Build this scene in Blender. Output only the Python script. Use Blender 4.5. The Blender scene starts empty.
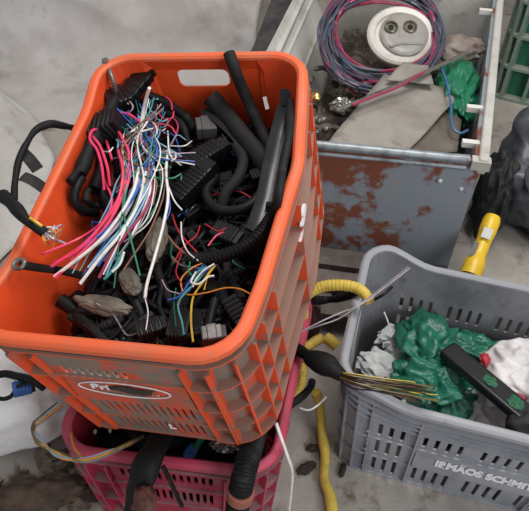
import bpy, bmesh, math, random
from mathutils import Vector, Matrix, noise
from math import sin, cos, pi, radians
R = random.Random(7)
sc = bpy.context.scene
col = sc.collection
# ------------------------------------------------------------------ camera
F, PITCH, ROLL, HC = 629.98, radians(45.5088), radians(1.7954), 1.23078
CX, CY = 264.5, 255.5
_fw = Vector((0, cos(PITCH), -sin(PITCH))); _rt = Vector((1, 0, 0)); _up = _rt.cross(_fw)
RT = _rt*cos(ROLL)+_up*sin(ROLL); UP = -_rt*sin(ROLL)+_up*cos(ROLL)
CAM = Vector((0, 0, HC))
cd = bpy.data.cameras.new('camera'); cam = bpy.data.objects.new('camera', cd); col.objects.link(cam)
cd.sensor_fit = 'HORIZONTAL'; cd.sensor_width = 36; cd.lens = F/529*36; cd.clip_start = .02
m = Matrix((( RT.x, UP.x, -_fw.x, 0), (RT.y, UP.y, -_fw.y, 0), (RT.z, UP.z, -_fw.z, HC), (0, 0, 0, 1)))
cam.matrix_world = m
sc.camera = cam
def ray(px, py): return _fw*F+RT*(px-CX)-UP*(py-CY)
def at(px, py, z):
    d = ray(px, py); return CAM+d*((z-HC)/d.z)
def atY(px, py, y):
    d = ray(px, py); return CAM+d*(y/d.y)
# ------------------------------------------------------------------ materials
def lin(c):
    return tuple(((x/255)/12.92 if x/255 <= .04045 else ((x/255+.055)/1.055)**2.4) for x in c)+(1,)
MATS = {}
def mat(name, c, c2=None, amt=(.45, .6), scale=8, rough=.6, metal=0, dust=None, damt=(.5, .65), dscale=30, up=0., bump=0., bscale=60, spec=.5, detail=6, trans=0, grad=None):
    """colour c blotched with c2 (dirt that has its own shape) and dust on top"""
    if name in MATS: return MATS[name]
    M = bpy.data.materials.new(name); M.use_nodes = True
    nt = M.node_tree; N = nt.nodes; L = nt.links
    b = N['Principled BSDF']; b.inputs['Roughness'].default_value = rough; b.inputs['Metallic'].default_value = metal
    b.inputs['Specular IOR Level'].default_value = spec
    tc = N.new('ShaderNodeTexCoord')
    def nz(s, off, dt=detail):
        n = N.new('ShaderNodeTexNoise'); n.inputs['Scale'].default_value = s; n.inputs['Detail'].default_value = dt
        n.inputs['Roughness'].default_value = .62
        mp = N.new('ShaderNodeMapping'); mp.inputs['Location'].default_value = (off, off*.7, off*1.3)
        L.new(tc.outputs['Object'], mp.inputs[0]); L.new(mp.outputs[0], n.inputs['Vector']); return n
    def ramp(src, a, bb):
        r = N.new('ShaderNodeMapRange'); r.inputs[1].default_value = a; r.inputs[2].default_value = bb
        L.new(src, r.inputs[0]); return r.outputs[0]
    cur = None
    def mix(fac, cB):
        nonlocal cur
        x = N.new('ShaderNodeMix'); x.data_type = 'RGBA'
        L.new(fac, x.inputs[0])
        if cur is None: x.inputs[6].default_value = lin(c)
        else: L.new(cur, x.inputs[6])
        x.inputs[7].default_value = lin(cB); cur = x.outputs[2]
    if c2:
        src = nz(scale, 3.1).outputs[0]
        if grad:
            dp = N.new('ShaderNodeVectorMath'); dp.operation = 'DOT_PRODUCT'; dp.inputs[1].default_value = grad[:3]
            L.new(tc.outputs['Object'], dp.inputs[0]); ad = N.new('ShaderNodeMath'); L.new(dp.outputs['Value'], ad.inputs[0]); ad.inputs[1].default_value = grad[3]
            a2 = N.new('ShaderNodeMath'); L.new(src, a2.inputs[0]); L.new(ad.outputs[0], a2.inputs[1]); src = a2.outputs[0]
        mix(ramp(src, *amt), c2)
    if dust:
        f = ramp(nz(dscale, 9.7).outputs[0], *damt)
        if up:
            g = N.new('ShaderNodeNewGeometry'); s = N.new('ShaderNodeSeparateXYZ'); L.new(g.outputs['Normal'], s.inputs[0])
            u = N.new('ShaderNodeMapRange'); u.inputs[1].default_value = .35; u.inputs[2].default_value = .9
            u.inputs[4].default_value = up; L.new(s.outputs[2], u.inputs[0])
            mm = N.new('ShaderNodeMath'); mm.operation = 'MAXIMUM'; L.new(f, mm.inputs[0]); L.new(u.outputs[0], mm.inputs[1]); f = mm.outputs[0]
        mix(f, dust)
    if cur is None: b.inputs['Base Color'].default_value = lin(c)
    else: L.new(cur, b.inputs['Base Color'])
    if bump:
        bn = N.new('ShaderNodeBump'); bn.inputs['Strength'].default_value = bump; bn.inputs['Distance'].default_value = .01
        L.new(nz(bscale, 1.7).outputs[0], bn.inputs['Height']); L.new(bn.outputs[0], b.inputs['Normal'])
    if trans: b.inputs['Transmission Weight'].default_value = trans
    MATS[name] = M
    return M
DUST = (122, 108, 98)
OR_RIM = mat('orange plastic rim', (228, 98, 54), (208, 108, 74), (.48, .66), 14, .55, dust=(160, 118, 96), damt=(.62, .75), dscale=45)
OR_RIB = mat('orange plastic ribs', (226, 84, 42), (196, 90, 58), (.5, .7), 14, .6, dust=(130, 110, 98), damt=(.54, .66), dscale=26, up=.92)
OR_OUT = mat('orange plastic under dust', (204, 72, 42), (134, 112, 100), (.42, .56), 16, .75, dust=(124, 112, 102), damt=(.44, .58), dscale=38)
OR_IN = mat('orange plastic inside', (226, 80, 36), (206, 70, 36), (.45, .7), 9, .45, dust=(140, 90, 66), damt=(.64, .8), dscale=40)
PK_RIM = mat('crimson plastic rim', (178, 58, 84), (150, 66, 84), (.5, .7), 16, .55, dust=(140, 112, 112), damt=(.6, .72), dscale=45)
PK_RIB = mat('crimson plastic ribs', (186, 52, 82), (164, 70, 90), (.5, .7), 16, .6, dust=(136, 112, 112), damt=(.54, .68), dscale=30, up=.9)
PK_OUT = mat('crimson plastic under dust', (156, 40, 66), (132, 92, 98), (.5, .68), 18, .75, dust=(128, 104, 106), damt=(.56, .74), dscale=38)
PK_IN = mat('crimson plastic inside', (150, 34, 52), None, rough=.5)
GY_RIM = mat('grey plastic rim', (150, 151, 156), (150, 152, 158), (.45, .65), 12, .45, dust=(120, 116, 114), damt=(.62, .75), dscale=40)
GY_RIB = mat('grey plastic ribs', (152, 154, 160), (128, 130, 138), (.45, .65), 12, .5, dust=(134, 128, 124), damt=(.6, .75), dscale=30)
GY_OUT = mat('grey plastic outside', (148, 150, 156), (124, 127, 136), (.45, .65), 10, .5, dust=(130, 124, 118), damt=(.6, .74), dscale=24)
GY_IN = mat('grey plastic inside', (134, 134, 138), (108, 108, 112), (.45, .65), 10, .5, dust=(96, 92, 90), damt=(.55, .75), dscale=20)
GN_RIB = mat('green plastic ribs dusty', (112, 140, 122), (128, 138, 126), (.4, .6), 14, .6, dust=(150, 150, 140), damt=(.5, .7), dscale=30, up=.6)
GN_OUT = mat('green plastic', (22, 104, 78), (40, 110, 84), (.45, .65), 14, .5)
WHITE_PAINT = mat('white printed paint', (226, 228, 232), (190, 190, 194), (.55, .7), 60, .6)
BLACKS = [mat('black rubber', (20, 20, 22), (34, 32, 32), (.52, .72), 30, .5, spec=.22), mat('black tape', (20, 20, 22), (52, 49, 46), (.58, .75), 40, .6, spec=.22),
          mat('dusty charcoal rubber', (34, 33, 34), (60, 57, 53), (.54, .72), 30, .7, spec=.22), mat('black plastic', (19, 19, 21), None, rough=.35, spec=.4)]
def wm(n, c, r=.4): return mat(n, c, tuple(int(x*.8) for x in c), (.5, .75), 60, r)
WIRE = dict(rust=wm('dark rust wire', (88, 58, 44)), pink=wm('pink wire', (232, 62, 104)), white=wm('white wire', (226, 222, 218)), blue=wm('blue wire', (44, 92, 176)),
            teal=wm('teal wire', (66, 150, 146)), green=wm('green wire', (20, 112, 80)), sky=wm('pale blue wire', (136, 178, 204)),
            brown=wm('brown wire', (138, 92, 72)), lilac=wm('grey lilac wire', (170, 150, 164)), red=wm('red wire', (176, 34, 46)),
            yellow=wm('yellow wire', (214, 178, 60)), orange=wm('orange wire', (222, 140, 48)), grey=wm('grey wire', (128, 128, 128)),
            purple=wm('purple wire', (92, 62, 84)), slate=wm('slate wire', (74, 84, 98)), magenta=wm('magenta wire', (156, 50, 86)),
            olive=wm('olive wire', (110, 98, 60)), black=BLACKS[0])
COPPER = mat('bare copper', (170, 110, 70), None, rough=.3, metal=.8)
STEEL = mat('dull steel', (120, 116, 112), (90, 80, 72), (.5, .65), 40, .45, metal=.6)
# ------------------------------------------------------------------ mesh building
MW = {}
class MB:
    def __init__(s): s.v = []; s.f = []; s.mi = []
    def add(s, vs, fs, mi=0):
        b = len(s.v); s.v += [Vector(x) for x in vs]; s.f += [tuple(b+i for i in f) for f in fs]; s.mi += [mi]*len(fs)
    def box(s, lo, hi, M=None, mi=0):
        vs = [Vector((x, y, z)) for x in (lo[0], hi[0]) for y in (lo[1], hi[1]) for z in (lo[2], hi[2])]
        if M is not None: vs = [M @ v for v in vs]
        s.add(vs, [(0, 1, 3, 2), (4, 6, 7, 5), (0, 4, 5, 1), (2, 3, 7, 6), (0, 2, 6, 4), (1, 5, 7, 3)], mi)
    def tube(s, pts, r, n=8, step=None, ridge=0, pitch=.006, taper=None, flat=1., wob=0, hollow=False):
        P = catmull(pts, step or max(.004, r*.9) if not ridge else pitch/4)
        k = len(P); vs = []; up = None
        acc = 0.
        for i, p in enumerate(P):
            t = (P[min(i+1, k-1)]-P[max(i-1, 0)])
            t = t.normalized() if t.length > 1e-9 else Vector((0, 0, 1))
            if up is None: up = t.orthogonal().normalized() if flat == 1. else (Vector((0, 0, 1))-t*t.z).normalized()
            else:
                up = up-t*up.dot(t)
                up = up.normalized() if up.length > 1e-6 else t.orthogonal().normalized()
            sd = t.cross(up)
            if i: acc += (P[i]-P[i-1]).length
            rr = r*(taper(i/(k-1)) if taper else 1)
            if ridge: rr *= 1+ridge*(1 if (acc/pitch) % 1 < .5 else -1)*.5
            if wob: rr *= 1+wob*noise.noise(p*40)
            for j in range(n):
                a = 2*pi*j/n; vs.append(p+sd*(cos(a)*rr)+up*(sin(a)*rr*flat))
        fs = [(i*n+j, i*n+(j+1) % n, (i+1)*n+(j+1) % n, (i+1)*n+j) for i in range(k-1) for j in range(n)]
        if hollow:
            for e, base in ((0, 0), (1, (k-1)*n)):
                c = P[0] if e == 0 else P[-1]; d = (P[1]-P[0]).normalized()*r*1.2 if e == 0 else (P[-2]-P[-1]).normalized()*r*1.2
                b = len(vs)
                vs += [c+(vs[base+j]-c)*.72 for j in range(n)]
                vs += [c+(vs[base+j]-c)*.72+d for j in range(n)]
                for j in range(n):
                    j2 = (j+1) % n
                    q = [(base+j, base+j2, b+j2, b+j), (b+j, b+j2, b+n+j2, b+n+j)]
                    fs += [tuple(reversed(x)) for x in q] if e == 0 else q
                fs.append(tuple(b+n+j for j in range(n)))
        else:
            fs += [tuple(range(n))[::-1], tuple((k-1)*n+j for j in range(n))]
        s.add(vs, fs); return s
    def build(s, name, mats, parent=None, smooth=40, origin=None):
        me = bpy.data.meshes.new(name)
        if parent is not None:
            inv = MW[parent.name].inverted(); vs = [inv @ v for v in s.v]; W = None
        else:
            o0 = origin or Vector((sum(v.x for v in s.v)/len(s.v), sum(v.y for v in s.v)/len(s.v), min(v.z for v in s.v)))
            vs = [v-o0 for v in s.v]; W = Matrix.Translation(o0)
        me.from_pydata([tuple(v) for v in vs], [], s.f); me.update()
        mats = mats if isinstance(mats, (list, tuple)) else [mats]
        for mm in mats: me.materials.append(mm)
        if len(mats) > 1: me.polygons.foreach_set('material_index', s.mi)
        if smooth:
            me.polygons.foreach_set('use_smooth', [True]*len(me.polygons)); me.set_sharp_from_angle(angle=radians(smooth))
        o = bpy.data.objects.new(name, me); col.objects.link(o)
        if parent is not None: o.parent = parent; MW[o.name] = MW[parent.name].copy()
        else: o.matrix_world = W; MW[o.name] = W
        return o
def catmull(pts, step):
    pts = [Vector(p) for p in pts]
    if len(pts) == 2:
        n = max(1, int((pts[1]-pts[0]).length/step)); n = min(n, 400)
        return [pts[0].lerp(pts[1], i/n) for i in range(n+1)]
    q = [pts[0]*2-pts[1]]+pts+[pts[-1]*2-pts[-2]]
    out = []
    for i in range(1, len(q)-2):
        p0, p1, p2, p3 = q[i-1:i+3]
        n = max(2, min(120, int((p2-p1).length/step)))
        for k in range(n):
            t = k/n
            out.append(.5*((2*p1)+(p2-p0)*t+(2*p0-5*p1+4*p2-p3)*t*t+(3*p1-p0-3*p2+p3)*t**3))
    out.append(pts[-1]); return out
def tag(o, label=None, cat=None, group=None, kind=None):
    if label: o['label'] = label
    if cat: o['category'] = cat
    if group: o['group'] = group
    if kind: o['kind'] = kind
    return o
def thing(name, loc, label, cat, group=None, M=None):
    o = bpy.data.objects.new(name, None); o.empty_display_size = .05; col.objects.link(o)
    W = M if M is not None else Matrix.Translation(Vector(loc)); o.matrix_world = W; MW[o.name] = W
    return tag(o, label, cat, group)
def cable(name, pts, r, m, label, cat, group=None, **kw):
    return tag(MB().tube(pts, r, **kw).build(name, m), label, cat, group)
def sm(a, b, x):
    t = max(0, min(1, (x-a)/(b-a))); return t*t*(3-2*t)
def blob(c, rad, seed, amp=.12, fr=4., sub=5, M=None, flat=None, crease=.0, pw=1.):
    bm = bmesh.new(); bmesh.ops.create_icosphere(bm, subdivisions=sub, radius=1)
    vs = []
    for v in bm.verts:
        p = v.co.normalized(); q = p.copy()
        if pw != 1: q = Vector([math.copysign(abs(k)**pw, k) for k in q])
        w = p+Vector((noise.noise(p*1.7+Vector((seed, 1, 4))), noise.noise(p*1.7+Vector((4, seed, 1))), noise.noise(p*1.7+Vector((1, 4, seed)))))*.45
        d = amp*noise.fractal(w*fr*.38+Vector((seed, seed*.3, 0)), 1., 2.1, 2 if crease else 3)
        if crease:
            n1 = 1-2.4*abs(noise.noise(w*fr*.42+Vector((seed, 9, 2)))); n2 = 1-2.4*abs(noise.noise(w*fr*.85+Vector((3, seed, 2))))
            d += crease*.55*n1+crease*.28*n2
        q = q*(1+d); q = Vector((q.x*rad[0], q.y*rad[1], q.z*rad[2]))
        if M is not None: q = M.to_3x3() @ q
        q = q+Vector(c)
        if flat is not None and q.z < flat: q.z = flat+.001*(q.z-flat)
        vs.append(q)
    fs = [tuple(v.index for v in f.verts) for f in bm.faces]; bm.free()
    mb = MB(); mb.add(vs, fs); return mb
# ------------------------------------------------------------------ crates
def crate(name, M, mats, label, group, W=.366, L=.556, H=.31, r=.05, t=.016, lip=.0155, rows=(0, .068, .14, .215, .243, .279, .304), dip=.02, dipw=(.05, .14),
          hole=None, handle=None, vfront=(), vside=(), zr=(), bulge=(0, 0, 0), rimh=.014, th=.0016, pitchl=.018, tright=None, boss=0, dep=None, rimw=None, vtop=.27, pitch=.018, hang=0., cat='crate'):
    rim_m, rib_m, out_m, in_m = mats
    a, b = W/2-lip, L/2-lip; lip_ = lip
    NS = [max(2, int(round(2*(a-r)/pitch))), max(2, int(round(2*(b-r)/pitchl)))]
    st = []                                   # stations: (side, u) or (corner, ang)
    for sd in range(4):
        n = NS[sd % 2]
        for i in range(n): st.append(('s', sd, i/n*2-1, i))
        for j in range(6): st.append(('c', sd, j/6, j))
    def pos(s, z, off, bd=None):
        if boss and z < .3 and s[0] == 's' and s[1] % 2 == 0 and abs(s[1+1]*(a-r-t*.5)) < .0885: off = max(off, boss) if off < boss+.003 else min(off, boss+.0035)
        k = t*(1-z/H); A = a-k; B = b-k; rr = r
        kind, sd, u, _ = s
        hw = (A-rr, B-rr)
        ang0 = (-pi/2, 0, pi/2, pi)[sd]
        if kind == 's':
            q = (Vector((u*hw[0], -B-off)), Vector((A+off, u*hw[1])), Vector((-u*hw[0], B+off)), Vector((-A-off, -u*hw[1])))[sd]
        else:
            c = (Vector((hw[0], -hw[1])), Vector((hw[0], hw[1])), Vector((-hw[0], hw[1])), Vector((-hw[0], -hw[1])))[sd]
            an = ang0+u*pi/2; q = c+Vector((cos(an), sin(an)))*(rr+off)
        x, y = q
        # lowered middle of the long sides, and sides bowed outwards
        prof = sm(b+lip_-dipw[0], b+lip_-dipw[1], abs(y))*sm(a*.6, a*.9, abs(x))
        z2 = z-dip*prof*sm(.12, H, z)
        side = 1 if x > 0 else -1
        bw = bulge[0] if x > 0 else bulge[1]
        pk = max(0, 1-abs((y-bulge[2])/(b+lip_-(bulge[2] if y > bulge[2] else -bulge[2])*1)))
        pk = pk*pk*.35+pk*.65
        x += side*bw*pk*sm(a*.5, a, abs(x))*(.75+.25*z/H)
        if tright and x > 0: x += tright*(1-z/H)*sm(a*.5, a, x)*sm(-b, b, y)
        return Vector((x, y, z2))
    T = thing(name, None, label, cat, group, M)
    n = len(st); nr = len(rows)
    mb = MB()
    P = [[M @ pos(s, z, 0) for z in rows] for s in st]
    skip = set()
    def holecell(c4, inset=(.2, .14), k=3, rad=.5):
        # c4: bl, br, tr, tl ; a rounded slot inside the cell
        bl, br, tr, tl = c4
        def uv(u, v): return (bl*(1-u)+br*u)*(1-v)+(tl*(1-u)+tr*u)*v
        wu = (br-bl).length; wv = (tl-bl).length
        iu, iv = inset
        rd = rad*min(wu*(1-2*iu), wv*(1-2*iv)); ru, rv = rd/wu, rd/wv
        loop = []; cs = ((iu+ru, iv+rv, pi), (1-iu-ru, iv+rv, 1.5*pi), (1-iu-ru, 1-iv-rv, 0), (iu+ru, 1-iv-rv, .5*pi))
        for cu, cv, a0 in cs:
            loop.append([uv(cu+cos(a0+q/k*pi/2)*ru, cv+sin(a0+q/k*pi/2)*rv) for q in range(k+1)])
        vs = [bl, br, tr, tl]; idx = []
        for l in loop: idx.append(list(range(len(vs), len(vs)+len(l)))); vs += l
        fs = []
        for c in range(4):
            for q in range(k): fs.append((c, idx[c][q+1], idx[c][q]))
            c2 = (c+1) % 4; fs.append((c, c2, idx[c2][0], idx[c][-1]))
        mb.add(vs, fs)
    for i, s in enumerate(st):
        i2 = (i+1) % n
        for k in range(nr-1):
            if (i, k) in skip: continue
            if handle and s[0] == 's' and s[1] in handle['sides'] and k == handle['row']:
                half = handle['half']; cnt = NS[s[1] % 2]; lo = cnt//2-half+handle.get('shift', 0); hi = lo+2*half
                if s[3] == lo:
                    j2 = i+hi-lo
                    holecell((P[i][k], P[j2][k], P[j2][k+1], P[i][k+1]), (.03, .04), 5, .35)
                    continue
                if lo < s[3] < hi: continue
            c4 = (P[i][k], P[i2][k], P[i2][k+1], P[i][k+1])
            h = hole(s[1], s[3], NS[s[1] % 2], k) if (hole and s[0] == 's') else None
            if h: holecell(c4, h)
            else: mb.add(c4, [(0, 1, 2, 3)])
    body = mb.build('body', [out_m, in_m], T, 0)
    bm = bmesh.new(); bm.from_mesh(body.data); bmesh.ops.remove_doubles(bm, verts=bm.verts, dist=1e-5); bm.to_mesh(body.data); bm.free()
    body.data.polygons.foreach_set('material_index', [0]*len(body.data.polygons))
    so = body.modifiers.new('thickness', 'SOLIDIFY'); so.thickness = .0035; so.offset = -1; so.material_offset = 1; so.material_offset_rim = 0
    # rim
    lp0 = lip; lip = rimw or lip
    prof = [(-.0045, H-rimh*.6), (-.0045, H-.004), (-.001, H-.0005), (lip*.5, H), (lip-.004, H-.0012), (lip-.0005, H-.005), (lip, H-rimh), (lip-.003, H-rimh), (lip-.004, H-.007), (.001, H-.009)]
    rb = MB(); k = len(prof)
    bs_, boss = boss, 0
    vs = [M @ pos(s, z, o) for s in st for o, z in prof]
    boss = bs_
    rb.add(vs, [(i*k+j, ((i+1) % n)*k+j, ((i+1) % n)*k+(j+1) % k, i*k+(j+1) % k) for i in range(n) for j in range(k)])
    lip = lp0; rb.build('rim', rim_m, T, 35)
    # outside rib lattice
    lb = MB(); dep = dep or lip*.97
    for z, d in zr:
        prof = [(0, z-th), (0, z+th), (d, z+th*.8), (d, z-th*.8)]
        if z-th < 0: prof = [(0, 0), (0, 2*th), (d, 2*th), (d, 0)]
        vs = [M @ pos(s, zz, o) for s in st for o, zz in prof]; k = 4
        lb.add(vs, [(i*k+j, i*k+(j+1) % k, ((i+1) % n)*k+(j+1) % k, ((i+1) % n)*k+j) for i in range(n) for j in range(k)])
    zs = [0, .07, .14, .2, vtop]
    def vrib(s, d=dep, zs=zs):
        for z0, z1 in zip(zs, zs[1:]):
            vs = []
            for z in (z0, z1):
                p0 = pos(s, z, 0); p1 = pos(s, z, d); tg = (p1-p0).cross(Vector((0, 0, 1))).normalized()*th
                vs += [p0-tg, p1-tg, p1+tg, p0+tg]
            lb.add([M @ v for v in vs], [(0, 1, 5, 4), (1, 2, 6, 5), (2, 3, 7, 6), (3, 0, 4, 7), (0, 3, 2, 1), (4, 5, 6, 7)])
    for sd in range(4):
        for x in (vfront if sd % 2 == 0 else vside):
            vrib(('s', sd, x/((a if sd % 2 == 0 else b)-t*.5-r), 0))
        for an in (1/6, .5, 5/6): vrib(('c', sd, an, 0))
    lb.build('rib_lattice', rib_m, T, 30)
    bb = MB()
    nb = [M @ pos(s, 0, -.003) for s in st]; nt_ = [M @ pos(s, .004, -.003) for s in st]
    bb.add(nb+nt_, [tuple(range(n))[::-1], tuple(range(n, 2*n))]+[(i, (i+1) % n, n+(i+1) % n, n+i) for i in range(n)])
    bb.build('base', in_m, T, 30)
    return T, pos
def text_part(parent, txt, size, Ml, m, name='lettering', offset=0., shear=0, extrude=.0006, sx=1.):
    cu = bpy.data.curves.new('txt', 'FONT'); cu.body = txt; cu.size = size; cu.offset = offset; cu.extrude = extrude; cu.align_x = 'CENTER'; cu.align_y = 'CENTER'; cu.shear = shear
    o = bpy.data.objects.new('txt', cu); col.objects.link(o)
    dg = bpy.context.evaluated_depsgraph_get(); me = bpy.data.meshes.new_from_object(o.evaluated_get(dg))
    bpy.data.objects.remove(o); bpy.data.curves.remove(cu)
    me.transform(Ml @ Matrix.Diagonal((sx, 1, 1, 1))); me.materials.clear(); me.materials.append(m); me.name = name
    q = bpy.data.objects.new(name, me); col.objects.link(q); q.parent = parent; MW[q.name] = MW[parent.name].copy()
    return q
def RZ(d): return Matrix.Rotation(radians(d), 4, 'Z')
def RX(d): return Matrix.Rotation(radians(d), 4, 'X')
def RY(d): return Matrix.Rotation(radians(d), 4, 'Y')
def TR(*v): return Matrix.Translation(Vector(v))
OM = TR(-.1026, .7357, .3801) @ RZ(-8.8349) @ RX(9.751) @ RY(-8.3134)
PM = TR(-.1225, .7208, 0) @ RZ(-5.2)
GM = TR(.4359, .7054, 0) @ RZ(-14.2449-90)
def slots_orange(sd, i, n, k):
    mid = abs((i+.5)/n-.5)*2
    if sd % 2 == 0:
        if mid > .72: return None
        if sd == 0 and k == 3: return (.22, .12) if (i+.5)/n < .6 else None
        if k in (0, 1): return (.22, .14)
        if k == 2: return (.25, .2) if i in (2, n-3) and sd == 0 else None
        return None
    return (.26, .14) if sd == 1 and k in (0, 1) and i % 5 != 4 else None
zr_o = ((0, .015), (.068, .015), (.14, .015), (.215, .015), (.282, .013), (.291, .008))
vf = (-.123, -.092, .092, .123)
vs_ = (-.19, -.14, 0, .14, .19)
orange, opos = crate('plastic_crate', OM, (OR_RIM, OR_RIB, OR_OUT, OR_IN), 'dusty orange plastic crate full of cables, tilted on top of the crimson crate', None,
    hole=slots_orange, handle=dict(sides=(2,), row=4, half=4, shift=1), vfront=vf, vside=vs_, zr=zr_o, bulge=(.021, .0, .045), dip=.016, boss=.009, rimw=.0125, pitch=.0125, tright=.018)
def slots_pink(sd, i, n, k):
    mid = abs((i+.5)/n-.5)*2
    if sd % 2 == 0: return ((.22, .16) if mid < .72 and k in (2, 4) else None)
    return (.26, .14) if sd == 1 and k in (0, 2) and i % 5 != 4 else None
pink, ppos = crate('plastic_crate', PM, (PK_RIM, PK_RIB, PK_OUT, PK_IN), 'dusty crimson plastic crate on the floor under the orange crate', None,
    rows=(0, .07, .145, .207, .230, .274, .304), hole=slots_pink, vfront=vf, vside=vs_, zr=zr_o, bulge=(.034, 0, .08), dip=.018, boss=.009, rimw=.0125, pitch=.0125)
def slots_gray(sd, i, n, k):
    if sd % 2 == 0:
        mid = abs((i+.5)/n-.5)*2
        return (.31, .14) if mid < .8 and k in (0, 1) else None
    sec = i % 5 == 4
    if sec: return None
    if k in (0, 2): return (.31, .13)
    if k == 1: return (.31, .13) if (i < 4 or i >= n-4) else None
    return None
gray, gpos = crate('plastic_crate', GM, (GY_RIM, GY_RIB, GY_OUT, GY_IN), 'grey plastic crate with white printing, green and white bags inside, on the concrete floor', None,
    hole=slots_gray, handle=dict(sides=(0, 2), row=3, half=3), vfront=(-.11, .11), vside=(-.195, -.1085, .13, .195), rows=(0, .076, .15, .222, .268, .319),
    H=.325, zr=((0, .006), (.076, .005), (.15, .005), (.222, .005), (.245, .007), (.268, .009), (.288, .011)), dip=.036, dipw=(.04, .15), pitch=.0217, pitchl=.0217, rimh=.014, vtop=.285, lip=.013, dep=.007)
# front label panel of the orange crate
def frontM(pos, M, z, off, x=0.):
    p = pos(('s', 0, 0, 0), z, .009); return TR(x, p.y-off, p.z) @ RX(90-2.9)
def oval(mb, Ml, rx, ry, w, n=48):
    for rr0, rr1 in ((0, w),):
        vs = []
        for j in range(n):
            c, s = cos(2*pi*j/n), sin(2*pi*j/n)
            vs += [Ml @ Vector((c*rx, s*ry, 0)), Ml @ Vector((c*(rx-w), s*(ry-w), 0)), Ml @ Vector((c*(rx-w), s*(ry-w), .001)), Ml @ Vector((c*rx, s*ry, .001))]
        mb.add(vs, [(i*4+j, ((i+1) % n)*4+j, ((i+1) % n)*4+(j+1) % 4, i*4+(j+1) % 4) for i in range(n) for j in range(4)])
lp = MB(); FM = OM @ frontM(opos, OM, .178, 0)
lp.box((-.086, -.035, -.003), (.086, .035, .0028), FM)
LPM = mat('label panel orange', (202, 78, 50), (150, 96, 78), (.45, .6), 16, .6, dust=(116, 100, 90), damt=(.5, .62), dscale=22)
olp = tag(lp.build('label_panel', LPM, orange, 30), 'smooth raised panel with white oval and lettering')
ov = MB(); oval(ov, OM @ frontM(opos, OM, .186, .0033, -.004), .066, .019, .0022); ov.build('printed_oval', WHITE_PAINT, olp)
GR = mat('grease stain', (44, 38, 36), (70, 56, 48), (.5, .7), 60, .6)
gs_ = blob((0, 0, 0), (.030, .0085, .0006), 5, .5, 3.5, 4, None, None, 0)
gmx = OM @ frontM(opos, OM, .186, .0036, .006); gs_.v = [gmx @ v for v in gs_.v]
tag(gs_.build('grease_stain', GR, olp, 60), 'dark grease stain hiding the middle of the lettering')
PINKISH = mat('worn print', (222, 176, 160), (190, 90, 60), (.5, .62), 90, .6)
text_part(olp, 'Pri', .0195, frontM(opos, OM, .1865, .0033, -.038), WHITE_PAINT, offset=.0003, sx=1.25)
text_part(olp, 'ra', .0185, frontM(opos, OM, .184, .0033, .034), PINKISH, offset=.0006, sx=1.25)
text_part(orange, 'L', .022, frontM(opos, OM, .036, .001, .018), WHITE_PAINT, offset=.0004)
# paint smears on the right hand long side of the orange crate
sp = MB()
for (u, z, w, h) in ((.08, .235, .012, .006), (.06, .225, .02, .008), (.03, .222, .012, .004), (-.03, .20, .012, .004)):
    c = opos(('s', 1, u, 0), z, .0145); vs = []
    k = 11
    for j in range(k):
        an = 2*pi*j/k; q = 1+.35*noise.noise(Vector((j*1.7, u*50, 0)))
        vs.append(OM @ (c+Vector((.0012, cos(an)*w*q, sin(an)*h*q))))
    vs += [v-(OM.to_3x3() @ Vector((.004, 0, 0))) for v in vs]
    sp.add(vs, [tuple(range(k))]+[(j, k+j, k+(j+1) % k, (j+1) % k) for j in range(k)])
tag(sp.build('paint_mark', WHITE_PAINT, orange, 0), 'chipped white paint marks on the right side')
# grey crate lettering on a flush panel (front long side = local +x)
def gfront(y, z, off):
    p = gpos(('s', 1, 0, 0), z, off); return TR(p.x, y, p.z) @ RZ(90) @ RX(90-2.9)
gp = MB(); gp.box((-.102, -.032, -.003), (.125, .032, .003), GM @ gfront(0.0, .113, 0)); glp = gp.build('label_panel', GY_OUT, gray, 30)
text_part(glp, 'IRMÃOS SCHMITT', .0275, gfront(.034, .113, .0045), WHITE_PAINT, offset=.0015, sx=.88)
# green crate at the back right
NM = TR(1.10, 2.155, .0) @ RZ(-22-90)
green, npos = crate('plastic_crate', NM, (GN_RIB, GN_RIB, GN_OUT, GN_OUT), 'tall dusty green plastic crate standing behind the dark bag', None, W=.4, L=.5, H=.52, r=.03, t=.004, lip=.036, rimw=.03,
    rows=(0, .12, .235, .35, .46, .514), hole=lambda sd, i, n, k: (.2, .1) if k < 4 and i % 3 == 2 else None, zr=((0, .034), (.125, .034), (.24, .034), (.355, .034), (.47, .034)), vfront=(), vside=(-.12, .0, .12), dip=0, pitch=.025, pitchl=.025, vtop=.5, th=.006)
def rrect(u, v, hx, hy, r=.055):
    x, y = (u*2-1)*hx, (v*2-1)*hy; dx, dy = abs(x)-(hx-r), abs(y)-(hy-r)
    if dx > 0 and dy > 0:
        l = math.hypot(dx, dy); m_ = max(dx, dy)/l
        x = math.copysign(hx-r+dx*m_, x); y = math.copysign(hy-r+dy*m_, y)
    return Vector((x, y, 0))
# ------------------------------------------------------------------ setting
def wall_mat():
    return mat('dirty whitewashed wall', (176, 171, 167), (138, 132, 128), (.4, .68), 2.2, .9, dust=(118, 112, 108), damt=(.56, .74), dscale=6, bump=.5, bscale=14)
FLM = mat('worn concrete floor', (166, 159, 151), (132, 124, 116), (.42, .66), 3.2, .85, dust=(92, 80, 70), damt=(.58, .72), dscale=11, bump=.35, bscale=40)
fl = MB(); fl.box((-3, -.4, -.05), (3, 3.2, 0)); tag(fl.build('floor', FLM, None, 0, Vector((0, 0, 0))), kind='structure')
wb = MB(); wb.box((-3, 2.85, 0), (3, 2.95, 2.6)); tag(wb.build('wall_back', wall_mat(), None, 0, Vector((0, 2.85, 0))), kind='structure')
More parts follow.
